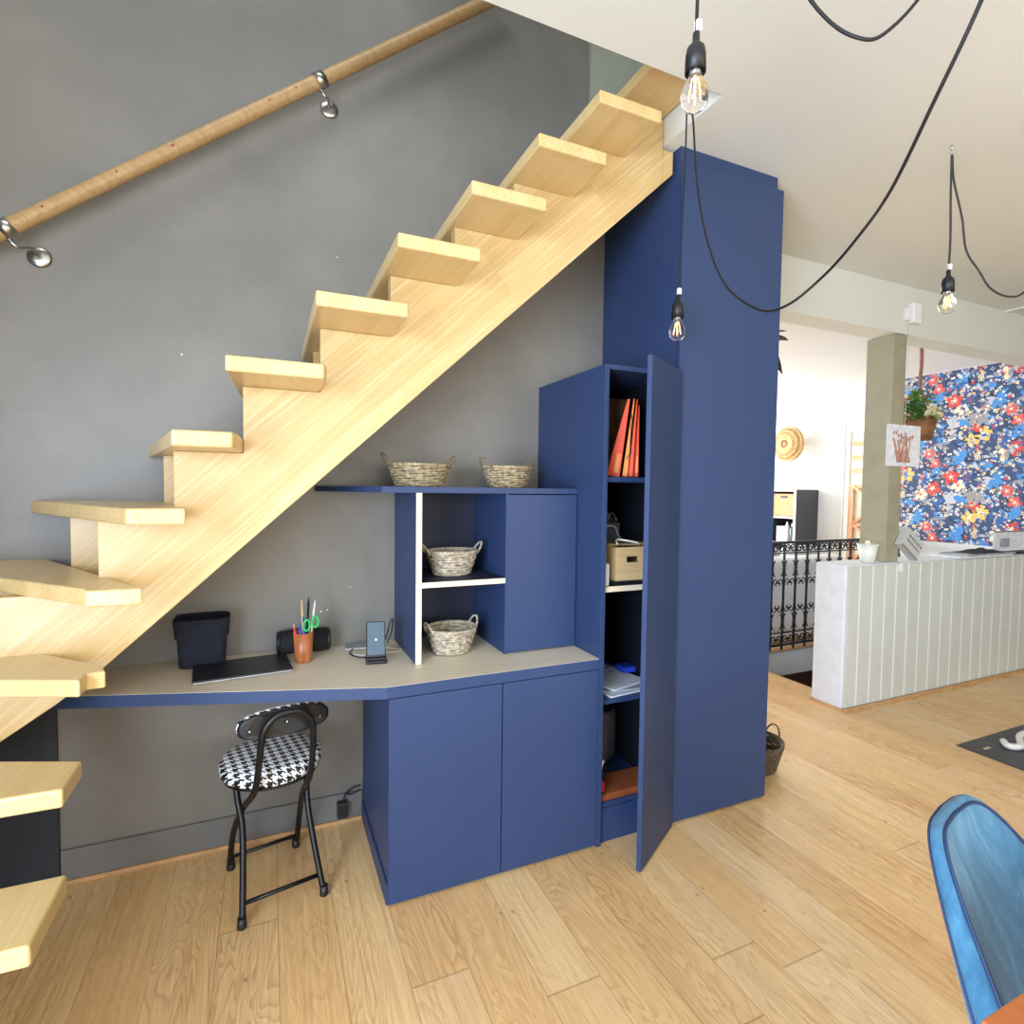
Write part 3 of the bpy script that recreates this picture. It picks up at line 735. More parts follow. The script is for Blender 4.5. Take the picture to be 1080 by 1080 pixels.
cp = obj('pen_cup', loft([superring(.027, .027, 0, e=2), superring(.030, .030, .003, e=2), superring(.036, .036, .112, e=2), superring(.0335, .0335, .112, e=2), superring(.027, .027, .008, e=2)], True, True, (-.243, -.185, dz)), 'cup'); tag(cp, 'orange burl wood pen cup on the desk', 'cup')
pens = [((-.262, -.19), (-.277, -.205), .150, 'red', 'red pencil in the pen cup'), ((-.240, -.178), (-.248, -.17), .235, 'crate', 'tall natural wood pencil in the pen cup'),
        ((-.233, -.176), (-.222, -.162), .240, 'blackplastic', 'black pen, the tallest in the pen cup'), ((-.236, -.20), (-.243, -.19), .175, 'blue', 'blue pen in front of the black pen'),
        ((-.225, -.185), (-.200, -.17), .225, 'cordwhite', 'cream pen leaning right in the pen cup'), ((-.245, -.205), (-.258, -.207), .145, 'blue', 'short blue pen beside the red pencil')]
for (x0, y0), (x1, y1), h_, m_, lab in pens:
    p = thing('pen', lab, 'pen', (x0, y0, dz+.009), 0, 'pens in the orange wooden cup')
    A = Vector((x0, y0, dz+.012)); Bv = Vector((x1, y1, dz+h_))
    obj('barrel', MB().tube([A, A.lerp(Bv, .9)], .0042, 8), m_, p); obj('tip', MB().tube([A.lerp(Bv, .901), Bv], [.0042, .001], 8), m_ if m_ != 'red' else 'crate', p)
scs = thing('scissors', 'green handled scissors standing in the pen cup', 'scissors', (-.222, -.20, dz+.009))
for s_ in (0, 1):
    cx = -.232+.030*s_; cz = dz+.14+.012*s_
    pts = [(cx+.011*math.cos(2*PI*k/20), -.203, cz+.021*math.sin(2*PI*k/20)) for k in range(20)]
    obj('handle', MB().tube(pts, .0042, 8, closed=True), 'green', scs)
obj('blades', MB().prism([(-.228, dz+.02), (-.222, dz+.02), (-.214, dz+.115), (-.226, dz+.115)], -.2035, -.201, axis='y'), 'steel', scs)
spk = thing('speaker', 'black cylindrical speaker lying behind the pen cup', 'speaker', (-.24, -.06, dz+.044))
ax = Matrix.Rotation(PI/2, 3, 'Y')
obj('cloth_body', MB().lathe([(.043, -.088), (.046, -.05), (.046, .05), (.043, .088)], (-.235, -.06, dz+.047), 28, axis=ax), 'mesh', spk)
for s_ in (-1, 1):
    obj('end_cap', MB().lathe([(.0435, 0), (.043, .008*s_), (.034, .012*s_)], (-.235+.0885*s_, -.06, dz+.047), 28, axis=ax), 'blackplastic', spk)
chg = thing('charging_stand', 'dark wireless phone charging stand on the desk', 'charger', (.008, -.292, dz), -.12)
obj('foot', MB().box(-.038, .040, -.035, .06, .0012, .014), 'blackplastic', chg, local=True, bev=.006)
pl = MB().box(-.035, .035, -.006, .006, 0, .138); pl.xf(Matrix.Translation((0, -.008, .016)) @ Matrix.Rotation(-.38, 4, 'X'))
pd = obj('pad', pl, 'blackplastic', chg, local=True, bev=.005)
pf = MB().box(-.0315, .0315, -.0078, -.0062, .012, .134); pf.xf(Matrix.Translation((0, -.008, .016)) @ Matrix.Rotation(-.38, 4, 'X'))
obj('face', pf, 'screen', pd, local=True)
ld = MB().box(-.0025, .0025, -.0088, -.0079, .066, .071); ld.xf(Matrix.Translation((0, -.008, .016)) @ Matrix.Rotation(-.38, 4, 'X'))
obj('indicator_light', ld, 'led', pd, local=True)
obj('lip', MB().box(-.034, .034, -.033, -.012, .0145, .024), 'blackplastic', chg, local=True, bev=.003)
tb = obj('tablet', rbox(.115, .075, .009), 'silver', bev=.003); tb.location = (-.02, -.075, dz); tb.rotation_euler = (0, 0, -.12); tag(tb, 'small slim silver device lying flat behind the charging stand', 'device')
tag(obj('cable', MB().tube(smooth_path([(-.05, -.1, dz+.006), (-.07, -.16, dz+.004), (-.05, -.215, dz+.003), (-.02, -.235, dz+.003)], 8), .0025, 8), 'cordblack'), 'short dark twisted cable left of the charging stand', 'cable')
tag(obj('cable', MB().tube(smooth_path([(-.045, -.13, dz+.008), (-.055, -.18, dz+.004), (.0, -.215, dz+.004), (.05, -.2, dz+.004), (.115, -.20, dz+.003), (.125, -.17, dz+.003), (.06, -.11, dz+.003), (.02, -.115, dz+.012)], 8), .0024, 8), 'cordwhite'), 'white cable looping around behind the charging stand', 'cable')
tag(obj('cable', MB().tube(smooth_path([(.04, -.22, dz+.02), (.075, -.15, dz+.06), (.10, -.10, dz+.10), (.115, -.08, dz+.105), (.105, -.10, dz+.06), (.075, -.16, dz+.03)], 8), .0025, 8), 'cordblack'), 'black cable loop rising right of the charging stand', 'cable')
# power adapter
pa = thing('power_adapter', 'black power adapter hanging low on the wall beside the base cabinet', 'adapter', (-.085, -.03, .04))
obj('brick', B(-.105, -.062, -.045, -.0135, .035, .10), 'blackplastic', pa, bev=.004)
obj('cord', MB().tube(smooth_path([(-.08, -.03, .1), (-.072, -.03, .13), (-.045, -.022, .145), (-.0085, -.022, .152)], 6), .003, 8), 'cordblack', pa)
tag(obj('cable', MB().tube(smooth_path([(-.065, -.022, .128), (-.05, -.018, .118), (-.03, -.018, .122), (-.0085, -.02, .13)], 6), .003, 8), 'cordblack'), 'black cable running from the adapter into the base cabinet', 'cable')

# ------------------------------------------------------------------ folding stool
stl = thing('folding_stool', 'black folding stool with houndstooth seat and small backrest', 'stool', (-.350, -.283, 0), .2)
L = dict(local=True)
sc_ = (0, .018)
prof = [(.150, .415), (.162, .420), (.168, .430), (.169, .455), (.165, .466), (.150, .474), (.10, .478), (.001, .479)]
obj('seat', MB().lathe([(.001, .4145)]+prof, (sc_[0], sc_[1], 0), 48, cap0=False, cap1=False, sy=.95), 'hound', stl, **L)
obj('seat_pan', MB().lathe([(.145, .402), (.158, .408), (.158, .4143)], (sc_[0], sc_[1], 0), 40, sy=.95), 'blackmetal', stl, **L)
def backpad(y0, y1, w, h, zc, curve, n=20):
    rings = []
    for yy, s in ((y0, .93), (y0+.004, 1), (y1-.004, 1), (y1, .93)):
        ring = []
        for k in range(40):
            an = 2*PI*k/40; cx, sy = math.cos(an), math.sin(an)
            x = w*s*math.copysign(abs(cx)**.75, cx); z = zc+h*s*math.copysign(abs(sy)**.75, sy)+.012*(1-(x/w)**2)
            ring.append((x, yy+curve*(x/w)**2, z))
        rings.append(ring)
    return loft(rings, True, True)
obj('backrest_board', backpad(-.212, -.200, .142, .045, .650, .03), 'blackplastic', stl, **L)
obj('backrest_pad', backpad(-.1995, -.178, .142, .045, .650, .03), 'hound', stl, **L)
r_ = .0105
arch = [(-.115, .165, .004), (-.118, .155, .03), (-.115, .10, .17), (-.100, -.01, .31), (-.088, -.13, .41), (-.084, -.185, .50), (-.080, -.215, .60), (-.072, -.226, .655), (-.04, -.230, .692), (0, -.231, .700)]
arch = arch+[(-x, y, z) for x, y, z in arch[:-1]][::-1]
obj('back_frame', MB().tube(smooth_path(arch, 5), r_, 12), 'blackmetal', stl, **L)
for s_ in (-1, 1):
    obj('leg', MB().tube(smooth_path([(s_*.118, .03, .402), (s_*.115, .0, .34), (s_*.108, -.045, .26), (s_*.118, -.11, .12), (s_*.130, -.165, .004)], 6), r_, 12), 'blackmetal', stl, **L)
for x, y in ((-.115, .165), (.115, .165), (-.130, -.165), (.130, -.165)):
    obj('foot_cap', MB().lathe([(.014, .0005), (.015, .004), (.013, .035)], (x, y-(.004 if y < 0 else -.004)*-1, 0), 16), 'blackplastic', stl, **L)
obj('crossbar', MB().tube([(-.124, -.138, .062), (.124, -.138, .062)], .007, 10), 'blackmetal', stl, **L)
obj('crossbar', MB().tube([(-.116, .145, .055), (.116, .145, .055)], .007, 10), 'blackmetal', stl, **L)
sr = MB()
for x, z in ((-.108, .648), (0, .662), (.108, .648)):
    sr.lathe([(.005, 0), (.004, .002), (.001, .003)], (x, -.2125+.03*(x/.142)**2, z), 12, axis=Matrix.Rotation(PI/2, 3, 'X'))
obj('bolt', sr, 'steel', stl, **L)

# ------------------------------------------------------------------ pendant lamps
def pendant(label, top, cord_top, bulb_r, swag, cr, cm_='cordblack', hook=None, swr=None):
    """top: point where the socket neck starts (world)"""
    t = thing('pendant_lamp', label, 'lamp', top, 0, 'bare bulb pendant lamps')
    s = bulb_r/.030; x, y, z = top
    obj('socket', MB().lathe([(.006*s, 0), (.0075*s, -.002), (.008*s, -.020*s), (.010*s, -.024*s), (.019*s, -.034*s), (.0215*s, -.048*s), (.0225*s, -.085*s), (.019*s, -.085*s), (.018*s, -.07*s)], top, 32), 'blackplastic', t)
    bp_ = [(.013, -.078), (.0135, -.09), (.018, -.102), (.026, -.116), (.030, -.132), (.0285, -.148), (.021, -.160), (.010, -.166), (.001, -.1675)]
    bl = obj('bulb', MB().lathe([(r*s, q*s) for r, q in bp_], top, 32, cap1=False, cap0=False), 'glass', t)
    obj('screw_base', MB().lathe([(.012*s, -.07*s), (.0125*s, -.092*s), (.006*s, -.098*s)], top, 20), 'silver', bl)
    fm = MB()
    for k in range(4):
        an = PI/4+k*PI/2; fm.tube([(x+.004*s*math.cos(an), y+.004*s*math.sin(an), z-.104*s), (x+.010*s*math.cos(an), y+.010*s*math.sin(an), z-.143*s)], .0009*s, 6)
    obj('filament', fm, 'filament', bl)
    obj('stem', MB().tube([(x, y, z-.098*s), (x, y, z-.125*s)], [.004*s, .0015*s], 8), 'cordwhite', bl)
    obj('cord', MB().tube(smooth_path([Vector(top)+Vector((0, 0, -.004))]+[Vector(p) for p in cord_top], 6), cr, 8), cm_, t)
    ctm = MB().box(x-.003*s, x+.010*s, y-.008*s, y+.004*s, z+.002, z+.024*s); obj('cord_clip', ctm, 'whiteplastic', t, bev=.001)
    if swag: obj('swag_cord', MB().tube(smooth_path(swag, 8), swr or cr, 8), cm_, t)
    if hook: obj('ceiling_hook', MB().lathe([(.004, 0), (.005, -.006), (.003, -.02)], hook, 12).tube(smooth_path([Vector(hook)+Vector((0, 0, -.018)), Vector(hook)+Vector((.008, 0, -.03)), Vector(hook)+Vector((0, 0, -.038)), Vector(hook)+Vector((-.008, 0, -.032))], 5), .0015, 6), 'silver', t)
    return t
pendant('nearest bare bulb pendant with black socket at the top of the picture', (.497, -1.397, 2.415), [(.499, -1.397, 2.55), (.505, -1.394, 2.70), (.505, -1.394, 2.78)], .030,
        [(.507, -1.394, 2.782), (.62, -1.42, 2.70), (.74, -1.50, 2.47), (.80, -1.56, 2.385), (.86, -1.585, 2.41), (.97, -1.60, 2.54), (1.12, -1.64, 2.785)], .0038, hook=(.505, -1.394, CZ-.0005))
hb = (1.012, -.772, CZ-.0005)
pendant('bare bulb pendant hanging in front of the wardrobe side panel', (1.052, -.70, 2.155), [(1.052, -.71, 2.30), (1.045, -.73, 2.60), (1.02, -.76, 2.745), (1.012, -.77, 2.775)], .0305,
        [(1.014, -.775, 2.775), (1.022, -.79, 2.745), (1.0, -.844, 2.493), (.956, -.945, 2.251), (.936, -1.054, 2.059), (.907, -1.211, 1.934), (.894, -1.316, 1.912), (.893, -1.423, 1.954), (.821, -1.554, 1.978), (.784, -1.645, 2.027), (.70, -1.767, 2.101), (.654, -1.854, 2.183), (.60, -1.95, 2.30), (.55, -2.05, 2.50), (.53, -2.12, 2.77)], .003, hook=hb, swr=.0034)
hc = (2.148, -1.008, CZ-.0005)
pendant('farthest bare bulb pendant by the white beam at the right', (2.163, -1.008, 2.325), [(2.166, -1.008, 2.45), (2.155, -1.008, 2.62), (2.15, -1.008, 2.777)], .031,
        [(2.15, -1.01, 2.775), (2.168, -1.01, 2.68), (2.215, -1.02, 2.54), (2.235, -1.03, 2.41), (2.29, -1.05, 2.33), (2.34, -1.07, 2.26), (2.43, -1.09, 2.235), (2.53, -1.1, 2.27), (2.66, -1.12, 2.42), (2.85, -1.14, 2.78)], .004, 'cordgrey', hook=hc)

# ------------------------------------------------------------------ right side: post, beam fittings, objects on the half wall
po = obj('wooden_post', B(3.49, 3.628, .020, .203, .9505, 2.494), 'post', bev=.003)
PX0, PX1, PY0, PY1 = 3.43, 3.545, .01, .17
po.data.clear_geometry() if False else None
tag(po, 'square olive beige post standing on the half wall', 'post')
pr = thing('art_print', 'white sheet with a brown and red drawing pinned to the post', 'picture', (3.62, .0, 1.6))
PA = Vector((3.470, .028, 1.612))
def sheet(x0, x1, z0, z1, y=.035): return MB().box(x0, x1, y-.0012, y, z0, z1)
ps = obj('paper', sheet(3.446, 3.815, 1.608, 1.890, .018), 'paper', pr)
sk = MB(); rnd = random.Random(4); dy = .0162
for k in range(12):
    x = 3.545+.0125*k; sk.tube(smooth_path([(x+.02, dy, 1.635), (x, dy, 1.70), (x+rnd.uniform(-.02, .02), dy, 1.745), (x+rnd.uniform(-.045, .055), dy, 1.78+rnd.uniform(0, .04))], 4), .0052 if k % 3 else .004, 5, mi=0)
for k in range(9):
    x = 3.52+.026*k; z = 1.775+rnd.uniform(0, .05)
    sk.tube([(x, dy, z), (x+rnd.uniform(-.015, .02), dy, z+.03)], .0035, 5, mi=k % 2); sk.tube([(x-.012, dy, z+.012), (x+.014, dy, z+.018)], .003, 5, mi=(k+1) % 2)
for k in range(16):
    x = 3.47+rnd.random()*.32; z = 1.63+rnd.random()*.24; sk.tube([(x, .0166, z), (x+.006, .0166, z+.004)], .0012, 5, mi=1)
obj('drawing', sk, ['sketch', 'sketchred'], ps)
sen = thing('alarm_sensor', 'white box sensor on the beam above the post', 'sensor', (3.6, -.03, 2.56))
obj('body', B(3.59, 3.68, -.04, -.0005, 2.565, 2.70), 'whiteplastic', sen, bev=.006)
obj('mount', B(3.545, 3.589, -.028, -.0005, 2.58, 2.66), 'whiteplastic', sen, bev=.003)
obj('conduit', MB().tube([(3.60, -.006, 2.564), (3.60, -.006, 2.50)], .004, 8).tube([(3.60, -.006, 2.50), (3.60, -.006, 1.25)], .0015, 8), 'beam', sen)
bk = thing('small_bucket', 'small white metal bucket on the half wall end', 'bucket', (3.36, .08, .9505))
obj('body', loft([superring(.042, .042, 0, e=2), superring(.062, .062, .125, e=2), superring(.058, .058, .125, e=2), superring(.040, .040, .008, e=2)], True, True), 'tin', bk, local=True)
obj('rim', MB().tube([(.063*math.cos(2*PI*k/28), .063*math.sin(2*PI*k/28), .122) for k in range(28)], .004, 8, closed=True), 'tin', bk, local=True)
obj('lid_knob', MB().lathe([(.02, .12), (.014, .14), (.010, .150), (.001, .152)], (0, 0, 0), 16), 'tin', bk, local=True)
bk.location = (3.35, .05, .9505)
crd = thing('box_sign', 'small grey printed box tilted on its corner beside the post', 'box', (3.69, -.014, 1.06), 0, rot=(0, .62, 0))
obj('body', MB().box(-.105, .105, -.02, .03, -.055, .085), 'box', crd, local=True, bev=.002)
tx = MB(); rnd = random.Random(2)
for r in range(2):
    x = -.075
    while x < .08:
        w_ = rnd.uniform(.012, .028); tx.box(x, x+w_, -.0213, -.0203, .035-.035*r, .049-.035*r); x += w_+.008
obj('print_lines', tx, 'ink', crd, local=True)
obj('side', MB().box(-.105, .105, -.0225, -.0203, -.055, -.042), 'boxdark', crd, local=True)
tag(obj('bracket', B(3.555, 3.585, -.046, -.0315, .89, .95), 'whiteplastic', bev=.002), 'tiny white clip hanging on the half wall edge', 'clip')
mg = thing('magazine_stack', 'flat pile of white magazines on the half wall', 'magazines', (4.6, .09, .9505))
obj('magazine', B(4.25, 4.95, -.04, .17, .9506, .962), 'paper', mg); obj('magazine', B(4.35, 4.98, -.045, .15, .9625, .975), 'greypaper', mg)
hd_ = thing('cap', 'crumpled black cloth item on the magazines', 'cloth', (4.68, .05, .975))
obj('cloth', crumple(4.68, .05, .9755, .44, .16, .03, 12, 12), 'cordblack', hd_)
bkf = thing('paper_display', 'upright leaflet stand with grey picture at the right end of the half wall', 'leaflet', (5.1, .1, .9505))
obj('card', MB().box(4.93, 5.45, .08, .085, .9755, 1.13), 'paper', bkf)
obj('picture', MB().box(5.02, 5.16, .078, .0798, 1.0, 1.07), 'greypaper', bkf)
obj('border', MB().box(4.93, 5.45, .0785, .0798, 1.118, 1.13), 'boxdark', bkf)
tag(obj('glasses_case', B(4.98, 5.25, -.02, .05, .9760 if False else .9508, .975), 'blackplastic', bev=.006), 'small dark case in front of the leaflet stand', 'case')

# hanging plant (in the far room behind the post)
hpx, hpy = 4.315, .32
hp = thing('hanging_plant', 'green trailing plant in a brown pot hung by a knotted rope', 'plant', (hpx, hpy, 1.85))
obj('rope', MB().tube(smooth_path([(hpx-.005, hpy, 2.599), (hpx+.006, hpy, 2.45), (hpx-.004, hpy, 2.32), (hpx+.004, hpy, 2.24)], 6), .013, 8).tube([(hpx, hpy, 2.25), (hpx-.11, hpy, 2.02)], .006, 6).tube([(hpx, hpy, 2.25), (hpx+.11, hpy, 2.02)], .006, 6).tube([(hpx, hpy, 2.25), (hpx, hpy-.11, 2.02)], .006, 6), 'rope', hp)
obj('pot', loft([superring(.085, .085, 1.84, e=2), superring(.125, .125, 2.01, e=2), superring(.115, .115, 2.01, e=2), superring(.08, .08, 1.87, e=2)], True, True, (hpx, hpy, 0)), 'terracotta', hp)
rnd = random.Random(8)
def leaf(m, base, d, ln, w, mi=0, droop=.4):
    d = Vector(d).normalized(); s = d.cross(Vector((0, 0, 1))); s = s.normalized() if s.length > .01 else Vector((1, 0, 0)); base = Vector(base)
    v = []
    for i in range(6):
        t = i/5; c = base+d*ln*t+Vector((0, 0, -droop*ln*t*t)); ww = w*math.sin(PI*min(1, t*.92+.06))
        v += [c-s*ww, c+Vector((0, 0, -ww*.25)), c+s*ww]
    f = []
    for i in range(5):
        for j in range(2): q = i*3+j; f.append((q, q+1, q+4, q+3))
    m.add(v, f, mi, True)
lf = MB()
for k in range(260):
    an = rnd.uniform(0, 2*PI); r = rnd.uniform(.0, .13)
    p = (hpx-.075+r*math.cos(an), hpy-.02+r*math.sin(an), 1.99+rnd.uniform(0, .24)*(1-r*3))
    leaf(lf, p, (rnd.uniform(-1, 1), rnd.uniform(-1, 1), rnd.uniform(.1, 1.3)), rnd.uniform(.05, .08), rnd.uniform(.016, .026), droop=.8)
obj('foliage', lf, 'leaf', hp)
ff = MB()
for k in range(34):
    an = rnd.uniform(0, 2*PI); r = rnd.uniform(.0, .09); c = Vector((hpx-.02+r*math.cos(an), hpy-.12+.4*r*math.sin(an), 2.02+rnd.uniform(0, .07)))
    for j in range(5): leaf(ff, c, (math.cos(j*1.256), -.3, math.sin(j*1.256)), .024, .011, droop=.1)
obj('blossoms', ff, 'flowerwhite', hp)
# plant by the wardrobe
tp = thing('trailing_plant', 'dark green plant peeking out behind the wardrobe side', 'plant', (1.95, -.3, 2.1))
obj('wall_pot', loft([superring(.05, .06, 2.02, e=2), superring(.08, .09, 2.16, e=2), superring(.07, .08, 2.16, e=2)], True, True, (1.83, -.25, 0)), 'terracotta', tp)
obj('bracket', B(1.7375, 1.78, -.29, -.21, 2.04, 2.10), 'blackmetal', tp)
lf = MB()
leaf(lf, (1.86, -.28, 2.20), (1, -.15, .35), .24, .045, droop=.12); leaf(lf, (1.87, -.30, 2.2), (1, -.1, .1), .22, .05, droop=.1); leaf(lf, (1.90, -.3, 2.19), (1, 0, -.35), .19, .035, droop=.5)
leaf(lf, (1.86, -.24, 2.18), (1, .4, .4), .18, .04); leaf(lf, (1.83, -.22, 2.18), (-.2, 1, .6), .17, .04); leaf(lf, (1.9, -.3, 2.14), (.9, -.1, -.9), .16, .03)
obj('leaves', lf, 'darkleaf', tp)

# wallpaper on the side wall: printed flowers as thin paper shapes
WP_COL = {'bg': (54,76,112), 'blue': (70,140,205), 'mid': (52,98,158), 'grey': (150,148,150), 'lgrey': (186,190,200), 'red': (206,72,64), 'pink': (216,92,96), 'yellow': (232,192,96), 'cream': (240,226,196), 'purple': (96,84,130), 'dk': (36,48,76)}
for k, v in WP_COL.items(): M['wp_'+k] = plain('wallpaper_'+k, v, .7, var=.05, nscale=30)
keys = list(WP_COL); KI = {k: i for i, k in enumerate(keys)}
wx = 5.6-.0012; WY0, WY1, WZ0, WZ1 = .1715, 1.305, .955, 2.595
wm = MB(); wm.box(wx, 5.5995, WY0, WY1, WZ0, WZ1, KI['bg'])
def clipok(y, z, r): return WY0+r < y < WY1-r and WZ0+r < z < WZ1-r
layer = [0]
def blob(y, z, ry, rz, ang, key, n=10, pointed=0, lim=True):
    layer[0] += 1; x = wx-.00002-(layer[0] % 400)*.000004
    vs = []
    for k in range(n):
        an = 2*PI*k/n; u = ry*math.cos(an); w = rz*math.sin(an)*(1-pointed*abs(math.cos(an)))
        yy = y+u*math.cos(ang)-w*math.sin(ang); zz = z+u*math.sin(ang)+w*math.cos(ang)
        vs.append((x, min(max(yy, WY0), WY1), min(max(zz, WZ0), WZ1)))
    if all(abs(v[1]-WY0) < 1e-6 for v in vs) or all(abs(v[1]-WY1) < 1e-6 for v in vs) or all(abs(v[2]-WZ0) < 1e-6 for v in vs) or all(abs(v[2]-WZ1) < 1e-6 for v in vs): return
    wm.add(vs, [tuple(range(n))], KI[key])
def flower(y, z, r, key, ck, rot=0):
    for j in range(5):
        an = rot+j*2*PI/5; blob(y+r*.5*math.cos(an), z+r*.5*math.sin(an), r*.56, r*.36, an, key)
    for j in range(5):
        an = rot+j*2*PI/5; blob(y+r*.25*math.cos(an), z+r*.25*math.sin(an), r*.2, r*.05, an, ck, 6)
    blob(y, z, r*.16, r*.16, 0, ck, 8)
def cluster(y, z, r, key, n, rot):
    for j in range(n):
        an = rot+(j-(n-1)/2)*.55; blob(y+r*.6*math.cos(an), z+r*.6*math.sin(an), r*.5, r*.2, an, key, 10, .5)
rnd = random.Random(11); tile = []
TY, TZ = .64, .72
for i in range(170): tile.append(('leaf', rnd.random()*TY, rnd.random()*TZ, rnd.uniform(.022, .045), rnd.choice(['mid', 'mid', 'grey', 'lgrey', 'dk', 'grey', 'blue', 'lgrey']), rnd.uniform(0, 6.28)))
for i in range(260): tile.append(('dot', rnd.random()*TY, rnd.random()*TZ, rnd.uniform(.005, .012), rnd.choice(['cream', 'cream', 'grey', 'lgrey', 'dk', 'yellow']), 0))
for i in range(120): tile.append(('dot2', rnd.random()*TY, rnd.random()*TZ, rnd.uniform(.008, .012), rnd.choice(['cream', 'lgrey', 'cream', 'pink']), rnd.random()*6))
big = [('fl', .10, .16, .075, 'red', 'cream'), ('fl', .20, .10, .06, 'cream', 'red'), ('fl', .33, .30, .07, 'yellow', 'cream'), ('fl', .42, .25, .06, 'yellow', 'cream'), ('fl', .38, .36, .05, 'red', 'yellow'),
       ('fl', .08, .40, .055, 'pink', 'cream'), ('fl', .14, .50, .055, 'pink', 'cream'), ('fl', .52, .55, .06, 'cream', 'red'), ('fl', .58, .63, .075, 'red', 'cream'), ('cl', .26, .62, .11, 'blue', 5), ('cl', .46, .08, .12, 'blue', 5),
       ('cl', .22, .22, .10, 'mid', 4), ('cl', .55, .36, .13, 'lgrey', 3), ('cl', .36, .50, .12, 'grey', 4), ('big', .50, .42, .06, 'blue'), ('big', .03, .62, .05, 'blue'), ('big', .30, .02, .055, 'blue'), ('cl', .04, .28, .09, 'blue', 4), ('cl', .42, .66, .09, 'purple', 4)]
for iy in range(-1, 3):
    for iz in range(-2, 4):
        oy = iy*TY+WY0; oz = WZ0+iz*TZ+(.36 if iy % 2 else 0)
        for kd, y, z, r, key, rt in tile:
            Y_, Z_ = oy+y, oz+z
            if not (WY0 < Y_ < WY1 and WZ0 < Z_ < WZ1): continue
            if kd == 'leaf': blob(Y_, Z_, r, r*.42, rt, key, 9, .45)
            elif kd == 'dot': blob(Y_, Z_, r, r, 0, key, 7)
for iy in range(-1, 3):
    for iz in range(-2, 4):
        oy = iy*TY+WY0; oz = WZ0+iz*TZ+(.36 if iy % 2 else 0)
        for bgm in big:
            Y_, Z_ = oy+bgm[1], oz+bgm[2]
            if not (WY0-.02 < Y_ < WY1+.02 and WZ0-.02 < Z_ < WZ1+.02): continue
            if bgm[0] == 'fl': flower(Y_, Z_, bgm[3], bgm[4], bgm[5], bgm[1]*9)
            elif bgm[0] == 'cl': cluster(Y_, Z_, bgm[3], bgm[4], bgm[5], bgm[1]*14)
            else: blob(Y_, Z_, bgm[3], bgm[3]*.6, .4, bgm[4], 12, .3)
        for kd, y, z, r, key, rt in tile:
            Y_, Z_ = oy+y, oz+z
            if kd != 'dot2' or not (WY0 < Y_ < WY1 and WZ0 < Z_ < WZ1): continue
            for j in range(4): blob(Y_+r*math.cos(rt+j*1.57), Z_+r*math.sin(rt+j*1.57), r*.6, r*.6, 0, key, 6)
            blob(Y_, Z_, r*.4, r*.4, 0, 'dk', 6)
struct('trim_6', wm, ['wp_'+k for k in keys])

# railing
rl = thing('iron_railing', 'black wrought iron railing with scrolls beyond the floor opening', 'railing', (4.4, 1.1, 0))
ry = 1.10
obj('handrail', MB().box(3.26, 5.58, ry-.02, ry+.02, .962, .985), 'wroughtiron', rl, bev=.004)
obj('lower_rail', MB().box(3.26, 5.58, ry-.010, ry+.010, .875, .885).box(3.26, 5.58, ry-.012, ry+.012, .05, .066), 'wroughtiron', rl)
obj('middle_rail', MB().box(3.26, 5.58, ry-.008, ry+.008, .16, .168), 'wroughtiron', rl)
def scroll(cx, cz, r, s, m, flip=1, turns=1.35):
    pts = []
    for k in range(26):
        t = k/25; an = t*turns*2*PI; rr = r*(1-.78*t)
        pts.append((cx+s*(rr*math.cos(an)), ry, cz+flip*rr*math.sin(an)))
    m.tube(pts, .0065, 6)
nb = 16; sp0 = 3.535; dx = .146
for k in range(-1, nb-1):
    x = sp0+dx*k
    m = MB(); m.box(x-.007, x+.007, ry-.007, ry+.007, .0125, .962)
    for z in (.742, .268):          # collars with leaf tips
        m.lathe([(.008, -.05), (.016, -.03), (.010, 0), (.016, .03), (.008, .05)], (x, ry, z), 8)
        for s_ in (-1, 1):
            for f_ in (-1, 1): m.tube(smooth_path([(x+s_*.008, ry, z+f_*.005), (x+s_*.016, ry, z+f_*.045), (x+s_*.036, ry, z+f_*.072)], 4), [.006]*8+[.002], 6)
            m.tube([(x, ry, z), (x+s_*.034, ry, z+.0)], [.005, .002], 6)
    obj('baluster', m, 'wroughtiron', rl)
    xc = x+dx/2
    for s_ in (-1, 1):
        c = MB(); scroll(xc-s_*.032, .919, .040, s_, c, 1); obj('top_scroll', c, 'wroughtiron', rl)
        c = MB(); c.tube(smooth_path([(xc+s_*.016, ry, .592), (xc+s_*.028, ry, .600), (xc+s_*.022, ry, .618), (xc+s_*.008, ry, .610), (xc+s_*.012, ry, .636), (xc+s_*.040, ry, .645), (xc+s_*.062, ry, .600), (xc+s_*.066, ry, .50), (xc+s_*.062, ry, .40), (xc+s_*.040, ry, .357), (xc+s_*.012, ry, .366), (xc+s_*.008, ry, .392), (xc+s_*.022, ry, .384), (xc+s_*.028, ry, .402), (xc+s_*.016, ry, .410)], 5), .005, 6); obj('middle_scroll', c, 'wroughtiron', rl)
        c = MB(); scroll(xc-s_*.032, .113, .040, s_, c, -1); obj('bottom_scroll', c, 'wroughtiron', rl)

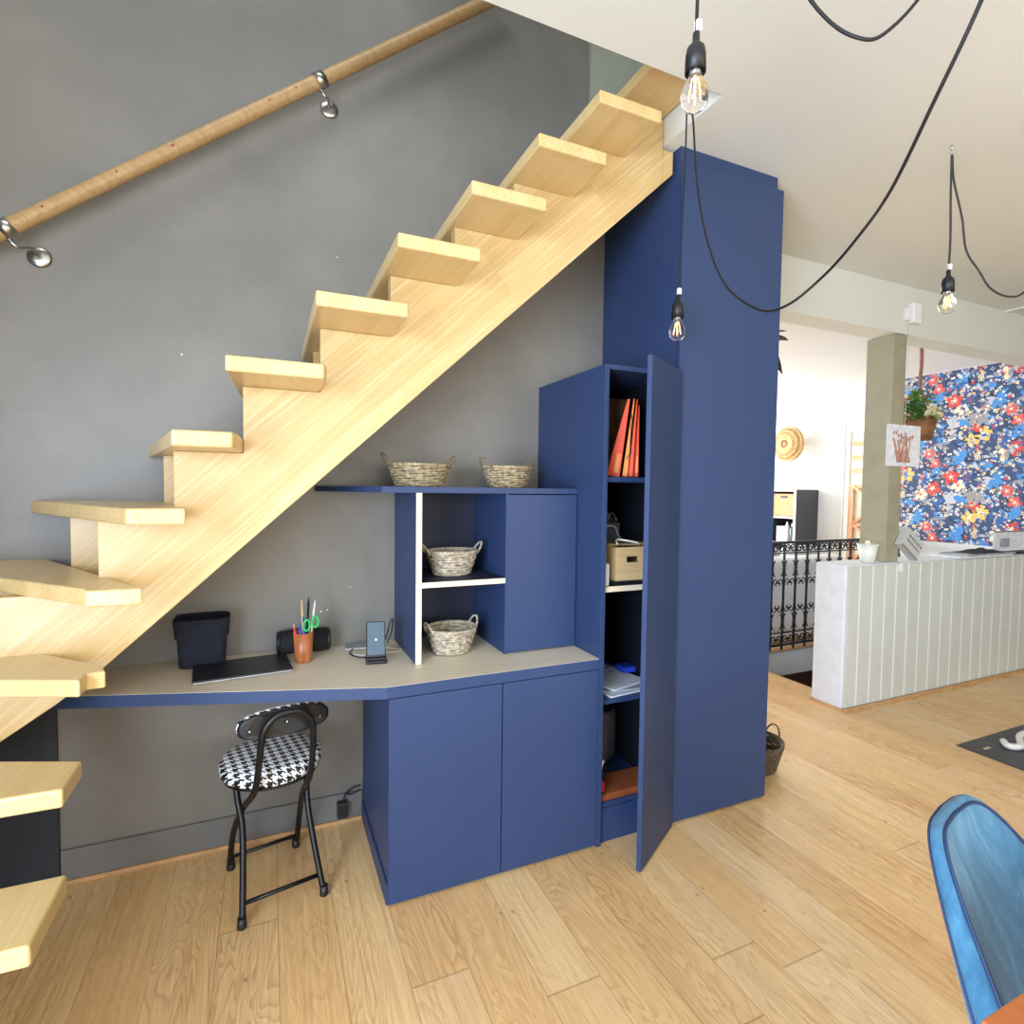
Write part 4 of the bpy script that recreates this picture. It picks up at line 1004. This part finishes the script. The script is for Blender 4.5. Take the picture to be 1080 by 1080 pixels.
# sofa behind the railing
sf = thing('sofa', 'white slipcovered sofa behind the iron railing', 'sofa', (4.4, 1.75, 0))
obj('back', B(3.3, 5.1, 1.42, 1.62, .04, .78), 'sofa', sf, bev=.06, bseg=4)
obj('arm', B(3.15, 3.295, 1.42, 2.25, .04, .60), 'sofa', sf, bev=.05, bseg=4); obj('arm', B(5.105, 5.25, 1.42, 2.25, .04, .60), 'sofa', sf, bev=.05, bseg=4)
obj('seat', B(3.3, 5.1, 1.625, 2.3, .10, .44), 'sofa', sf, bev=.05, bseg=4)
obj('skirt', B(3.3, 5.1, 1.425, 2.2, .0005, .0395), 'sofa', sf)
for i, x in enumerate((3.45, 4.02, 4.6)):
    o = obj('cushion', MB().box(-.24, .24, -.07, .07, 0, .42), 'sofagrey', bev=.06, bseg=4); o.location = (x+.15, 1.72, .445); o.rotation_euler = (.12, 0, 0)
    tag(o, ('pale grey cushion at the left end of the white sofa', 'pale grey cushion in the middle of the white sofa', 'pale grey cushion at the right end of the white sofa')[i], 'cushion', 'cushions on the white sofa')


# shelving unit with basket, bottles
su = thing('shelving_unit', 'anthracite shelving unit with white front edges below the rattan lamp', 'shelf', (5.8, 2.8, 0))
UY0, UY1 = 2.43, 3.25
obj('side_panel', B(5.602, 5.995, UY0, UY0+.03, .0005, 1.455), 'darkcab', su); obj('side_panel', B(5.602, 5.995, UY1-.03, UY1, .0005, 1.455), 'darkcab', su)
obj('back_panel', B(5.975, 5.995, UY0+.0305, UY1-.0305, .0005, 1.455), 'darkcab', su)
for z in (.05, .42, .76, 1.09, 1.43): 
    s_ = obj('shelf', B(5.602, 5.974, UY0+.0305, UY1-.0305, z, z+.025), 'darkcab', su)
    obj('front_edge', B(5.595, 5.6015, UY0+.0305, UY1-.0305, z, z+.025), 'whiteplastic', s_)
obj('divider', B(5.602, 5.974, 2.82, 2.85, .076, 1.4295), 'darkcab', su)
obj('front_frame', MB().box(5.594, 5.6015, UY0, UY0+.03, .0005, 1.455).box(5.594, 5.6015, 2.82, 2.85, .076, 1.4295), 'whiteplastic', su)
for i, y in enumerate((2.475, 2.87)):
    sb = thing('storage_basket', ('orange woven box basket with a black slot handle, right compartment', 'orange woven box basket half hidden by the wardrobe, left compartment')[i], 'basket', (5.75, y, 1.116), 0, 'woven baskets in the shelving unit')
    obj('body', B(5.625, 5.95, y, y+.31, 1.1165, 1.40), 'orangerattan', sb, bev=.008); obj('slot', B(5.617, 5.6245, y+.11, y+.20, 1.345, 1.375), 'blackplastic', sb)
tag(obj('carton', B(5.64, 5.74, 2.62, 2.74, .7855, .985), 'paper', bev=.002), 'white and pink carton on the lower shelf of the shelving unit', 'carton')
bt = thing('bottle', 'white capped blue bottle beside the carton', 'bottle', (5.7, 2.55, .786))
obj('body', MB().lathe([(.035, .0005), (.038, .01), (.038, .17), (.02, .2)], (5.68, 2.53, .786), 20), 'screen', bt); obj('cap', MB().lathe([(.018, .2005), (.018, .24)], (5.68, 2.53, .786), 16), 'whiteplastic', bt)
tag(obj('bottle', MB().lathe([(.025, .0005), (.028, .01), (.028, .2), (.012, .23), (.012, .26)], (5.66, 2.595, .786), 18), 'whiteplastic'), 'slim white bottle behind the carton', 'bottle')

# rattan wall lamp
wl = thing('wall_lamp', 'round woven rattan wall lamp with a dangling cord', 'lamp', (5.9, 2.9, 2.04))
LC = Vector((5.82, 2.75, 2.045)); m = MB(); rnd = random.Random(5)
AX = Matrix.Rotation(-PI/2, 3, 'Y')
for k in range(110):
    an = 2*PI*k/110+rnd.uniform(-.02, .02)
    pts = []
    for j in range(6):
        t = j/5; r = .055+(.225-.055)*t; dxx = -.075*math.cos(t*PI/2)
        pts.append(LC+Vector((dxx, r*math.cos(an+.25*t), r*math.sin(an+.25*t))))
    m.tube(pts, .0042, 4)
for r, dxx in ((.058, -.075), (.11, -.07), (.165, -.052), (.21, -.025), (.228, 0)):
    m.tube([LC+Vector((dxx, r*math.cos(2*PI*k/48), r*math.sin(2*PI*k/48))) for k in range(48)], .006, 6, closed=True)
obj('woven_shade', m, 'rattan', wl)
obj('inner_disc', MB().lathe([(.215, 0), (.21, .02)], LC+Vector((.01, 0, 0)), 40, axis=AX), 'rattan', wl)
obj('hub', MB().lathe([(.05, 0), (.05, .055), (.02, .062)], LC+Vector((-.012, 0, 0)), 28, axis=AX), 'rattandark', wl)
obj('wall_mount', MB().tube([LC+Vector((.01, 0, 0)), Vector((5.998, 2.75, 2.045))], .03, 16), 'whiteplastic', wl)
obj('cord', MB().tube(smooth_path([(5.985, 2.80, 1.98), (5.985, 2.77, 1.8), (5.985, 2.80, 1.62), (5.985, 2.79, 1.46)], 8), .004, 6).tube(smooth_path([(5.985, 2.80, 1.98), (5.985, 2.80, 1.8), (5.985, 2.75, 1.66), (5.985, 2.74, 1.46)], 8), .004, 6), 'sofagrey', wl)
# door opening in the far wall
dm = MB(); dm.box(5.97, 5.9995, 2.02, 2.09, 0.0005, 2.22); dm.box(5.97, 5.9995, 1.315, 1.38, .0005, 2.22); dm.box(5.97, 5.9995, 1.38, 2.02, 2.15, 2.22)
dm.box(5.955, 5.9695, 2.08, 2.10, .0005, 2.25).box(5.955, 5.9695, 1.315, 2.08, 2.23, 2.25)
dr1 = struct('door_1', dm, 'whiteplastic')
obj('door_leaf', B(5.985, 5.9993, 1.381, 2.019, .001, 2.149), 'beige', dr1)
lt = thing('lattice_gate', 'orange stained wooden lattice inside the far doorway', 'gate', (5.96, 1.7, 0))
m = MB()
m.box(5.955, 5.975, 1.95, 2.0, .01, 1.50); m.box(5.955, 5.975, 1.39, 1.42, .01, 1.50)
for za, zb in ((1.05, 1.5), (.62, 1.05), (.2, .62)):
    for (ya, z1_), (yb, z2_) in (((1.95, za), (1.40, zb)), ((1.95, zb), (1.40, za))):
        m.tube([(5.965, ya, z1_), (5.965, yb, z2_)], .022, 6)
    m.box(5.956, 5.974, 1.40, 1.95, zb-.02, zb+.02)
obj('slats', m, 'copper', lt)
m = MB()
for z in (1.68, 1.83, 2.0): m.prism([(1.40, z-.05), (1.99, z-.02), (1.99, z+.03), (1.40, z-.01)], 5.958, 5.972, axis='x')
obj('upper_rungs', m, 'copper', lt); obj('side_rail', MB().box(5.956, 5.974, 1.385, 1.40, 1.51, 2.05), 'copper', lt)

# ------------------------------------------------------------------ floor mat and toy
fm_ = thing('floor_mat', 'dark grey rubber mat on the floor at the right edge', 'mat', (4.0, -1.1, 0))
obj('sheet', MB().box(3.19, 5.2, -1.75, -.60, .0008, .006), 'mat', fm_, bev=.002)
obj('corner_patch', MB().box(3.27, 3.33, -.70, -.685, .0062, .0068), 'sticker', fm_)
ty = obj('rope_toy', MB().tube(smooth_path([(3.447, -.70, .024), (3.40, -.745, .024), (3.45, -.775, .024), (3.52, -.745, .024), (3.62, -.70, .024), (3.72, -.70, .024), (3.80, -.76, .024), (3.9, -.77, .024)], 8), [.017]*57, 14), 'whiteplastic')
tag(ty, 'white S-shaped rubber tube toy on the dark mat', 'toy')

# ------------------------------------------------------------------ dining table corner and blue chair
tbl = thing('dining_table', 'orange brown wooden table corner at the bottom right', 'table', (1.3, -2.6, 0))
obj('tabletop', MB().box(.47, 2.3, -2.95, -2.000, .72, .75), 'table', tbl, bev=.003)
for x in (.60, 2.2):
    for y in (-2.87, -2.12): obj('leg', MB().box(x, x+.06, y, y+.05, .0005, .7195), 'blackmetal', tbl)
CH = dict(x=.930, y=-2.040, rz=.22)
chr_ = thing('dining_chair', 'blue velvet dining chair with dark piping at the lower right', 'chair', (CH['x'], CH['y'], 0), CH['rz'])
def back_y(x, z): return .13+.46*(z-.46)-.9*x*x
def back_shape(off, shrink=0, n=72):
    """outline ring of the backrest in local x,z with recline in y"""
    pts = []
    z0, z1 = .44, .803
    for k in range(n):
        an = 2*PI*k/n; cx, sz = math.cos(an), math.sin(an)
        e = .34
        u = math.copysign(abs(cx)**e, cx); w = math.copysign(abs(sz)**e, sz)
        t = (w+1)/2; z = z0+shrink+(z1-z0-2*shrink)*t
        q = max(0, min(1, (z-.55)/.265))
        hwid = .262-.138*q**1.2
        x = (hwid-shrink)*u
        pts.append((x, back_y(x, z)+off*(.5+1.3*max(0, .815-z)/.37), z))
    return pts
rings = [back_shape(.0+.006, .055), back_shape(0, .03), back_shape(.0, .012), back_shape(.010, .0), back_shape(.028, .0), back_shape(.040, .010), back_shape(.046, .05)]
def fill_ring(m, ring, inward):
    n = len(ring); c = Vector((0, 0, 0))
    for p in ring: c += Vector(p)/n
    prev = ring
    rr = []
    for f in (.66, .33):
        rr.append([tuple(Vector(p).lerp(c, 1-f)) for p in ring])
    return rr
cen = [Vector(p) for p in rings[0]]
def shrunk(s, off): return back_shape(off, s)
fr = []
for f in (.25, .55, .85):
    c = Vector((0, .0, .655)); ring = []
    for p in rings[0]:
        x = p[0]*(1-f); z = .655+(p[2]-.655)*(1-f); y = back_y(x, z)+.004
        ring.append((x, y, z))
    fr.insert(0, ring)
bk_r = []
for f in (.25, .55, .85):
    ring = []
    for p in rings[-1]:
        x = p[0]*(1-f); z = .655+(p[2]-.655)*(1-f); y = back_y(x, z)+.048*(.5+1.3*max(0, .815-z)/.37)
        ring.append((x, y, z))
    bk_r.append(ring)
obj('backrest', loft(fr+rings+bk_r, True, True), 'velvet', chr_, local=True)
obj('piping', MB().tube(back_shape(-.001, .008), .0032, 8, closed=True), 'bluefabricseam', chr_, local=True)
obj('piping', MB().tube(back_shape(.040, .006), .002, 8, closed=True), 'bluefabricseam', chr_, local=True)
obj('seat', MB().box(-.235, .235, -.34, .10, .36, .455), 'velvet', chr_, local=True, bev=.04, bseg=5)
obj('seat_frame', MB().box(-.21, .21, -.31, .08, .335, .3595), 'blackmetal', chr_, local=True)
for sx in (-1, 1):
    for yy, yo in ((-.28, -.32), (.06, .14)):
        obj('leg', MB().tube([(sx*.19, yy, .335), (sx*.225, yo, .001)], [.015, .010], 12), 'blackmetal', chr_, local=True)

# ------------------------------------------------------------------ light
def area(name, loc, rot, sx, sy, power, col=(1, 1, 1)):
    l = bpy.data.lights.new(name, 'AREA'); l.shape = 'RECTANGLE'; l.size = sx; l.size_y = sy; l.energy = power; l.color = col
    o = bpy.data.objects.new(name, l); COL.objects.link(o); o.location = loc; o.rotation_euler = rot
    return o
DAY = (.96, .98, 1.0)
area('daylight_window_1', (-.15, YF-.02, 1.6), (PI/2, 0, 0), 2.0, 1.4, 70, (1, .95, .86)).rotation_euler = (PI/2, 0, 0)
area('daylight_window_2', (2.95, YF-.02, 1.6), (PI/2, 0, 0), 2.8, 1.4, 80, (1, .95, .86))
area('daylight_window_3', (XL-.02, -3.02, 1.3), (0, -PI/2, 0), 2.0, 1.7, 265, (.74, .88, 1.12))
area('daylight_window_4', (4.1, 5.02, 1.6), (-PI/2, 0, 0), 2.9, 1.35, 300, DAY)
area('daylight_skylight', (-.5, -1.75, UZ+.08), (0, 0, 0), 2.4, 1.0, 50, DAY)
w = bpy.data.worlds.new('world'); scene.world = w; w.use_nodes = True
bg = w.node_tree.nodes['Background']; bg.inputs[0].default_value = (.80, .88, 1, 1); bg.inputs[1].default_value = 1.0
vs_ = scene.view_settings; vs_.view_transform = 'Standard'; vs_.look = 'None'; vs_.gamma = 1; vs_.use_curve_mapping = False
vs_.exposure = -.02
